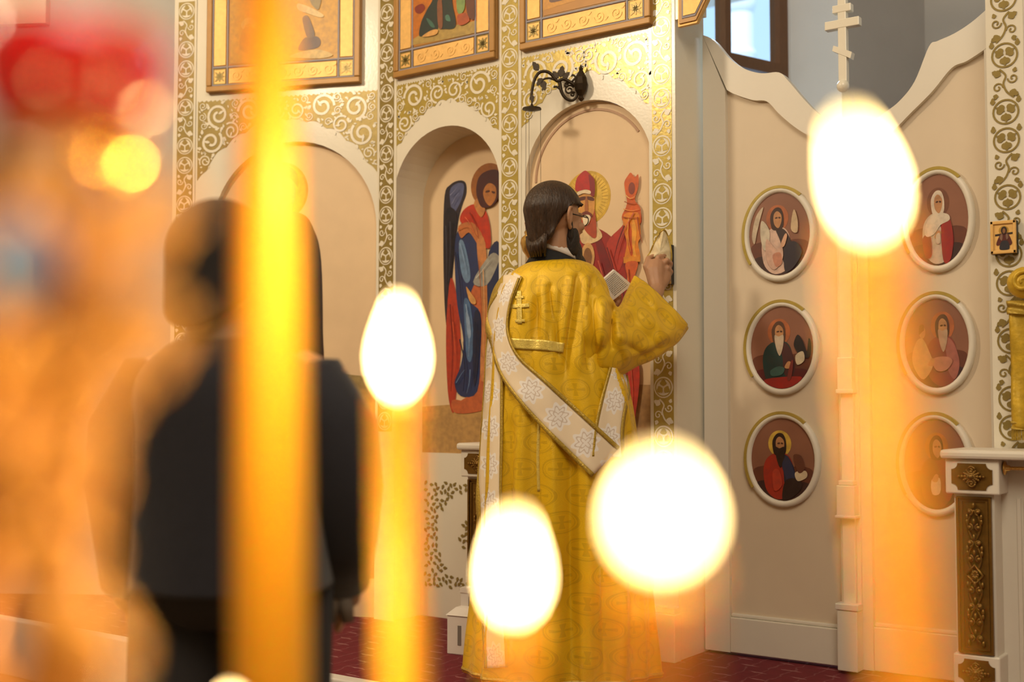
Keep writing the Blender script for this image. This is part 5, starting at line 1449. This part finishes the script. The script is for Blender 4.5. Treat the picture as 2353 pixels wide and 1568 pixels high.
# booklet in the left hand
bk_ = [at(1412, 620, 4.74), at(1453, 655, 4.78), at(1408, 691, 4.75), at(1383, 646, 4.71)]
bo = thing('booklet', bk_[2], 'small open white printed booklet held by the deacon', 'booklet')
cN = (bk_[1]-bk_[0]).cross(bk_[3]-bk_[0]).normalized()
if cN.dot(FW) > 0: cN = -cN
def page(off0, off1, s_=1.0):
    c = sum(bk_, Vector())/4; v_ = [c+(p-c)*s_ for p in bk_]
    return MB().add([p+cN*off1 for p in v_]+[p+cN*off0 for p in v_], [(0,1,2,3),(7,6,5,4),(0,4,5,1),(1,5,6,2),(2,6,7,3),(3,7,4,0)])
part('pages', page(-0.008, 0.0), paper, bo, fix=True)
part('cover', page(-0.011, -0.008, 1.04), whitebox, bo, fix=True)
m = MB(); rnd = random.Random(2)
for i in range(11):
    s0_ = 0.10+i*0.075
    e_ = 0.12; 
    while e_ < 0.86:
        ln = rnd.uniform(0.05, 0.14); e2 = min(e_+ln, 0.88)
        pt = lambda a, b_: bk_[0]+(bk_[1]-bk_[0])*b_+(bk_[3]-bk_[0])*a if False else (bk_[0]*(1-a)*(1-b_)+bk_[1]*(1-a)*b_+bk_[2]*a*b_+bk_[3]*a*(1-b_))
        q = [pt(e_, s0_), pt(e2, s0_), pt(e2, s0_+0.022), pt(e_, s0_+0.022)]
        m.add([p+cN*0.0008 for p in q], [(0,1,2,3)])
        e_ = e2+0.022
part('printed_lines', m, ink, bo)

# folded cloth in the right hand, over the icon
co = [(1484,600),(1494,580),(1506,552),(1520,532),(1528,530),(1536,548),(1542,575),(1542,600),(1530,612),(1500,618)]
ct = thing('folded_cloth', at(1515, 600, 4.86), 'pointed cream cloth with gold edging pinched in the hand of the deacon', 'cloth')
m = MB(); ed = catmull(co, True, 5); cen = at(1516, 580, 4.84)
fr = [at(x, y, 4.875+0.012*math.sin(x*0.3)) for x, y in ed]; bkp = [p+FW*0.010 for p in fr]; n = len(ed)
mid = [(p*0.5+cen*0.5)+FW*0.004*math.sin(i) for i, p in enumerate(fr)]
m.add(fr+mid+[cen]+bkp, [(i, (i+1) % n, n+(i+1) % n, n+i) for i in range(n)]+[(n+i, n+(i+1) % n, 2*n) for i in range(n)]+[(i, 2*n+1+i, 2*n+1+(i+1) % n, (i+1) % n) for i in range(n)]+[tuple(2*n+1+i for i in range(n-1, -1, -1))])
part('cloth_fold', m, creamc, ct, smooth=True, fix=True)
part('gold_edging', MB().tube(fr+[fr[0]], 0.0035, 6), trimg, ct)

# ---- the worshipper in a navy jacket (blurred, nearer)
D2_ = 2.25
gp = at(540, 1300, D2_)
wp = thing('person', (gp.x, gp.y, -0.25), 'dark-haired person in a navy jacket standing behind the thick candle', 'person')
HC2 = at(512, 628, D2_); HF2 = (RT*0.25+FW0*0.95).normalized()
m = MB(); L2, HM2 = head_into(m, HC2, HF2, 1.0)
nb = at(515, 775, D2_)
m.tube([HC2, HC2+Vector((0,0,-0.09)), nb+Vector((0,0,-0.03))], [0.058, 0.056, 0.066], 14)
def rg2(y, l, r_, th): return ring_lr(at(l, y, D2_), at(r_, y, D2_), th, 24)
m.loft([rg2(*q) for q in ((780,440,600,.06),(840,350,720,.09),(920,320,780,.11),(1100,330,760,.11),(1300,330,760,.11),(1400,340,750,.10))])
for x0, x1 in ((420, 400), (640, 640)):
    p0 = at(x0, 1380, D2_); p2 = at(x1, 1500, D2_); p2 = Vector((p2.x, p2.y, -0.18)); 
    m.tube([p0, (p0+p2)/2, p2], [0.080, 0.056, 0.042], 12)
    m.tube([p2+Vector((0,0,-0.03)), p2+FW0*0.12+Vector((0,0,-0.035)), p2+FW0*0.18+Vector((0,0,-0.04))], [0.040, 0.038, 0.026], 12)
hnd = []
for (sx, ex, wx, s_) in ((335, 292, 300, -1), (745, 796, 786, 1)):
    a, e_, w_ = at(sx, 880, D2_), at(ex, 1120, D2_-0.02), at(wx, 1330, D2_+0.10)
    m.tube([at(540+s_*140, 860, D2_), a, (a+e_)/2, e_], [0.05, 0.05, 0.044, 0.040], 12)
    m.tube([e_, (e_+w_)/2, w_], [0.040, 0.035, 0.027], 12)
    hp = w_+Vector((0,0,-0.05))+FW0*0.02
    m.tube([w_, (w_+hp)/2, hp], [0.028, 0.036, 0.034], 12)
    for i in range(4):
        o_ = FW0*(0.024-0.016*i)
        m.tube([hp+o_, hp+o_+Vector((0,0,-0.035))-RT*s_*0.004, hp+o_+Vector((0,0,-0.062+0.006*abs(i-1)))-RT*s_*0.014], [0.010, 0.009, 0.007], 8)
    m.tube([hp+FW0*0.03+Vector((0,0,0.02)), hp+FW0*0.045+Vector((0,0,-0.01))-RT*s_*0.01, hp+FW0*0.045+Vector((0,0,-0.03))-RT*s_*0.02], [0.012, 0.010, 0.008], 8)
remesh('body', m, skin, wp, 0.007, 3)
# hair
hm = MB(); vs = []; n = 40; rows_ = 16
for j in range(rows_+1):
    t = max(0.02, j/rows_)
    for k in range(n):
        a = 2*PI*k/n; back = 0.5-0.5*math.cos(a)
        hem_ = 0.05-0.16*max(0, back-0.3)/0.7
        z = 0.135+(hem_-0.135)*t**1.2
        q = math.sqrt(max(0, 1-((z-0.03)/0.106)**2)) if z > 0.03 else 1.0
        vs.append(L2(0.092*q*math.sin(a), -0.012+0.112*q*math.cos(a)*(0.92 if math.cos(a) > 0 else 1), z))
hm.add(vs, [(j*n+k, j*n+(k+1) % n, (j+1)*n+(k+1) % n, (j+1)*n+k) for j in range(rows_) for k in range(n)]+[tuple(range(n-1, -1, -1))])
part('hair', hm, hair2, wp, smooth=True, fix=True).modifiers.new('thickness', 'SOLIDIFY').thickness = 0.01
# jacket body, sleeves, collar, trousers, scarf
def rg3(y, l, r_, th, an_f=0.0): return ring_lr(at(l, y, D2_), at(r_, y, D2_), th, 48, 2.3, lambda an: 1+0.02*math.sin(an*6+y*0.004))
jr = [rg3(*q) for q in interp_rows([(772,440,600,.085),(800,390,660,.11),(850,335,735,.135),(910,312,775,.15),(1000,318,765,.155),(1150,322,758,.16),(1250,318,762,.165),(1345,312,770,.17)], 5)]
jk = part('jacket', MB().loft(jr, caps=False), navy, wp, smooth=True, fix=True); jk.modifiers.new('thickness', 'SOLIDIFY').thickness = 0.008
for pts in ([(440,905),(360,915),(308,1000),(292,1120),(296,1230),(300,1335)], [(640,905),(715,915),(772,1000),(790,1120),(790,1230),(784,1335)]):
    n_ = len(pts); P_ = [at(x, y, D2_+(0, 0, -0.01, -0.02, 0.03, 0.08)[i]) for i, (x, y) in enumerate(pts)]
    part('jacket_sleeve', MB().tube(P_, [0.070, 0.088, 0.080, 0.070, 0.062, 0.054], 20, caps=False), navy, wp, smooth=True).modifiers.new('thickness', 'SOLIDIFY').thickness = 0.006
part('trouser_seat', MB().loft([rg3(1290,335,745,.15), rg3(1350,335,745,.15), rg3(1400,345,735,.13), rg3(1430,360,720,.10)]), trous, wp, smooth=True, fix=True)
part('scarf', MB().loft([rg3(800,430,610,.10), rg3(770,432,606,.10), rg3(735,445,590,.088), rg3(712,452,580,.080)], caps=False), greys, wp, smooth=True, fix=True).modifiers.new('thickness', 'SOLIDIFY').thickness = 0.012
for x0, x1 in ((425, 400), (645, 640)):
    p0 = at(x0, 1335, D2_); p2 = at(x1, 1500, D2_); p2 = Vector((p2.x, p2.y, -0.2))
    part('trouser_leg', MB().tube([p0, p0*0.7+p2*0.3, (p0+p2)/2, p0*0.25+p2*0.75, p2], [0.098, 0.094, 0.080, 0.068, 0.062], 20), trous, wp, smooth=True)
    part('shoe', MB().tube([p2+Vector((0,0,0.0))-FW0*0.05, p2+FW0*0.06+Vector((0,0,-0.002)), p2+FW0*0.16+Vector((0,0,-0.008)), p2+FW0*0.22+Vector((0,0,-0.012))], [0.046, 0.048, 0.042, 0.026], 14), blackm, wp, smooth=True)
for (x0, x1) in ((772, 760), (785, 800)):
    part('scarf_tail', MB().tube([at(x0, 1325, D2_+.05), at((x0+x1)/2, 1380, D2_+.05), at(x1, 1430, D2_+.05)], [0.014, 0.016, 0.012], 10), greys, wp, smooth=True)

# ------------------------------------------------------------------ foreground: candle stand, candles, red lamp
ZTRAY = 0.70
tc_ = cc(-0.02, 0.52, 0)
st = thing('candle_stand', (tc_.x, tc_.y, -0.25), 'round brass candle stand below the burning candles', 'stand')
part('tray', MB().lathe([(0.05, ZTRAY-0.03), (0.40, ZTRAY-0.025), (0.43, ZTRAY-0.01), (0.435, ZTRAY+0.012), (0.425, ZTRAY+0.012), (0.415, ZTRAY-0.004), (0.02, ZTRAY-0.004)], (tc_.x, tc_.y, 0), 48), brass, st, smooth=False)
part('column', MB().lathe([(0.20, -0.25), (0.19, -0.22), (0.06, -0.17), (0.03, -0.10), (0.045, 0.0), (0.028, 0.1), (0.028, 0.5), (0.05, 0.58), (0.06, ZTRAY-0.028)], (tc_.x, tc_.y, 0), 28), brass, st, smooth=True)
def flame_mesh(base, h, wd, lean):
    m = MB(); prof = [(0.02, 0.0), (0.55, 0.10), (0.90, 0.24), (1.0, 0.38), (0.86, 0.55), (0.58, 0.72), (0.28, 0.88), (0.02, 1.0)]
    n = 14; vs = []
    for r_, t in prof:
        for k in range(n):
            a = 2*PI*k/n
            vs.append(base + Vector((wd/2*r_*math.cos(a), wd/2*r_*math.sin(a), h*t)) + lean*(t**1.5))
    m.add(vs, [(i*n+k, i*n+(k+1) % n, (i+1)*n+(k+1) % n, (i+1)*n+k) for i in range(len(prof)-1) for k in range(n)]+[tuple(range(n-1, -1, -1)), tuple((len(prof)-1)*n+k for k in range(n))])
    return m
def candle(topx, topy, botx, boty, d, r_, fh, fwd, label, power, d2=None, rt=None, lean=0.0, flame=True):
    T = at(topx, topy, d); B0 = at(botx, boty, d2 or d)
    k_ = (ZTRAY-0.0025-T.z)/(B0.z-T.z); B = T+(B0-T)*k_
    c = thing('candle', (B.x, B.y, ZTRAY), label, 'candle', 'lit honey wax candles')
    rt = rt or r_
    n_ = 14; pts = [B+(T-B)*(i/n_) for i in range(n_+1)]
    rad = [r_+(rt-r_)*(i/n_)**2 for i in range(n_+1)]
    pts.append(T+(T-B).normalized()*r_*0.25); rad.append(rt*0.8); pts.append(T+(T-B).normalized()*r_*0.15); rad.append(rt*0.35)
    part('wax_body', MB().tube(pts, rad, 28), wax, c, smooth=True)
    part('wick', MB().tube([T, T+Vector((0,0,0.006)), T+Vector((0.001,0,0.010))], 0.0008, 6), wick, c)
    part('socket', MB().lathe([(r_*1.05, ZTRAY-0.004), (r_*1.7, ZTRAY-0.004), (r_*1.5, ZTRAY+0.02), (r_*1.05, ZTRAY+0.022)], (B.x, B.y, 0), 18), brass, c)
    fb = T+Vector((0,0,0.004))
    part('flame', flame_mesh(fb, fh, fwd, RT*lean), flame_m, c, smooth=True)
    ld = bpy.data.lights.new('flame_light', 'POINT'); ld.energy = power; ld.color = (1.0, 0.62, 0.22); ld.shadow_soft_size = 0.006
    lo = bpy.data.objects.new('flame_light', ld); COL.objects.link(lo); lo.location = fb+RT*lean*0.5+Vector((0,0,fh+0.012)); lo.parent = c; lo.matrix_parent_inverse = Matrix.Translation(c.location).inverted()
    return c
# thick candle, its flame above the picture
candle(614, -90, 622, 1568, 0.54, 0.0230, 0.040, 0.014, 'thick tall honey-yellow candle before the worshipper in navy', 1.6, d2=0.68, rt=0.011)
candle(914, 920, 925, 1568, 0.50, 0.0088, 0.036, 0.014, 'medium honey-yellow candle between the thick candle and the angel door', 1.05)
candle(1182, 1430, 1186, 1568, 0.337, 0.0045, 0.023, 0.008, 'thin honey-yellow candle with a tall flame before the deacon robe hem', 0.5)
candle(1522, 1300, 1500, 1568, 0.205, 0.0045, 0.010, 0.0062, 'thin honey-yellow candle with a round flame before the deacon stole', 0.35)
candle(1998, 545, 2115, 1568, 0.277, 0.0072, 0.021, 0.0062, 'thin leaning honey-yellow candle burning before the gates', 0.45, lean=-0.004)
candle(528, 1712, 528, 1760, 0.42, 0.0045, 0.012, 0.006, 'short honey-yellow candle low beside the thick candle', 0.8)
candle(-860, 980, -860, 1300, 0.25, 0.0045, 0.016, 0.007, 'thin honey-yellow candle added out of view to light the red oil lamp stem', 0.42)  # added out of view so its flame brightens the beads and stem

# red oil lamp on an ornate gilded stem
dR = 0.40
rc = at(165, 200, dR)
rl_ = thing('oil_lamp', (rc.x, rc.y, ZTRAY), 'red glass oil lamp on an ornate beaded brass stem beside the thick candle', 'lamp')
part('glass_cup', MB().lathe([(0.010, -0.018), (0.022, -0.015), (0.0290, -0.004), (0.0310, 0.007), (0.0300, 0.016), (0.0280, 0.016), (0.025, 0.0), (0.012, -0.011)], rc, 28), redglass, rl_, smooth=True)
part('cup_holder', MB().lathe([(0.006, -0.050), (0.010, -0.040), (0.018, -0.030), (0.024, -0.022), (0.022, -0.016), (0.012, -0.015)], rc, 24), brass, rl_, smooth=True)
stem = []
for (x, y, d) in ((165, 330, 0.40), (215, 480, 0.36), (235, 640, 0.33), (215, 800, 0.31), (170, 960, 0.30), (140, 1150, 0.30), (150, 1320, 0.30), (190, 1500, 0.30)):
    stem.append(at(x, y, d))
last = stem[-1]
stem += [Vector((last.x, last.y+0.004, last.z-0.06)), Vector((last.x, last.y+0.004, ZTRAY-0.003))]
sp_ = [Vector(p) for p in catmull([tuple(p) for p in stem], False, 6)]
part('stem', MB().tube(sp_, [0.006+0.0025*math.sin(i*1.9) for i in range(len(sp_))], 14), antique, rl_, smooth=True)
def baluster(px, d, rr, seed):
    b0 = at(px, 330, d); zb = b0.z-ZTRAY; prof = []
    for i in range(60):
        t = i/59; z = ZTRAY-0.003+zb*t
        r_ = rr+0.35*rr*math.sin(t*PI*11+seed)+0.25*rr*math.sin(t*PI*5+1)
        if t < 0.06: r_ = 0.035-0.35*t
        prof.append((r_, z))
    part('baluster', MB().lathe(prof, (b0.x, b0.y, 0), 24), antique, rl_, smooth=True)
    return b0
b0 = baluster(125, 0.34, 0.0120, 0.0)
part('cup_arm', MB().tube([b0, (b0+rc)/2+Vector((0,0,-0.03)), rc+Vector((0,0,-0.048))], [0.009, 0.007, 0.007], 12), antique, rl_, smooth=True)
b1 = baluster(-40, 0.40, 0.0140, 2.0)
part('cup_arm', MB().tube([b1, (b1+rc)/2+Vector((0,0,-0.03)), rc+Vector((0,0,-0.048))], [0.009, 0.007, 0.007], 12), antique, rl_, smooth=True)
rnd = random.Random(21)
for (x, y, d, q) in ((330,480,.27,.0048),(325,545,.27,.0042),(365,430,.27,.0036),(400,480,.27,.0026),(300,560,.28,.0036),(350,750,.27,.0046),(320,810,.27,.0046),(395,745,.27,.0028),(280,700,.28,.0034),(215,840,.28,.004),(250,910,.28,.0036),(160,880,.28,.0038),(205,1000,.28,.0040),(150,1080,.28,.0044),(205,1110,.28,.0036),(130,1220,.28,.0044),(180,1270,.28,.0040),(120,1380,.28,.0044),(200,1440,.27,.0050),(240,1500,.27,.0046),(60,800,.28,.0044),(20,880,.28,.0044),(90,480,.30,.0044),(60,1050,.30,.005),(40,1250,.30,.005)):
    p = at(x, y, d)
    near = min(sp_, key=lambda s_: (s_-p).length)
    b_ = part('bead', MB().ball(p, q*1.3, 14, 9), satin, rl_, smooth=True)
    part('bead_wire', MB().tube([p, (p+near)/2+Vector((0,0,0.004)), near], [q*0.35, q*0.45, q*0.5], 8), antique, b_, smooth=True)
part('blue_patch', MB().ball(at(45, 610, 0.29), (0.0095, 0.005, 0.012), 16, 10, Matrix((RT, FW0, Vector((0,0,1)))).transposed()), bluee, rl_, smooth=True)  # added blue ellipsoid that supplies the bluish patch by the stem
pq = at(45, 610, 0.29); near = min(sp_, key=lambda s_: (s_-pq).length)
part('blue_patch_arm', MB().tube([pq, (pq+near)/2, near], [0.004, 0.003, 0.004], 8), brass, rl_, smooth=True)
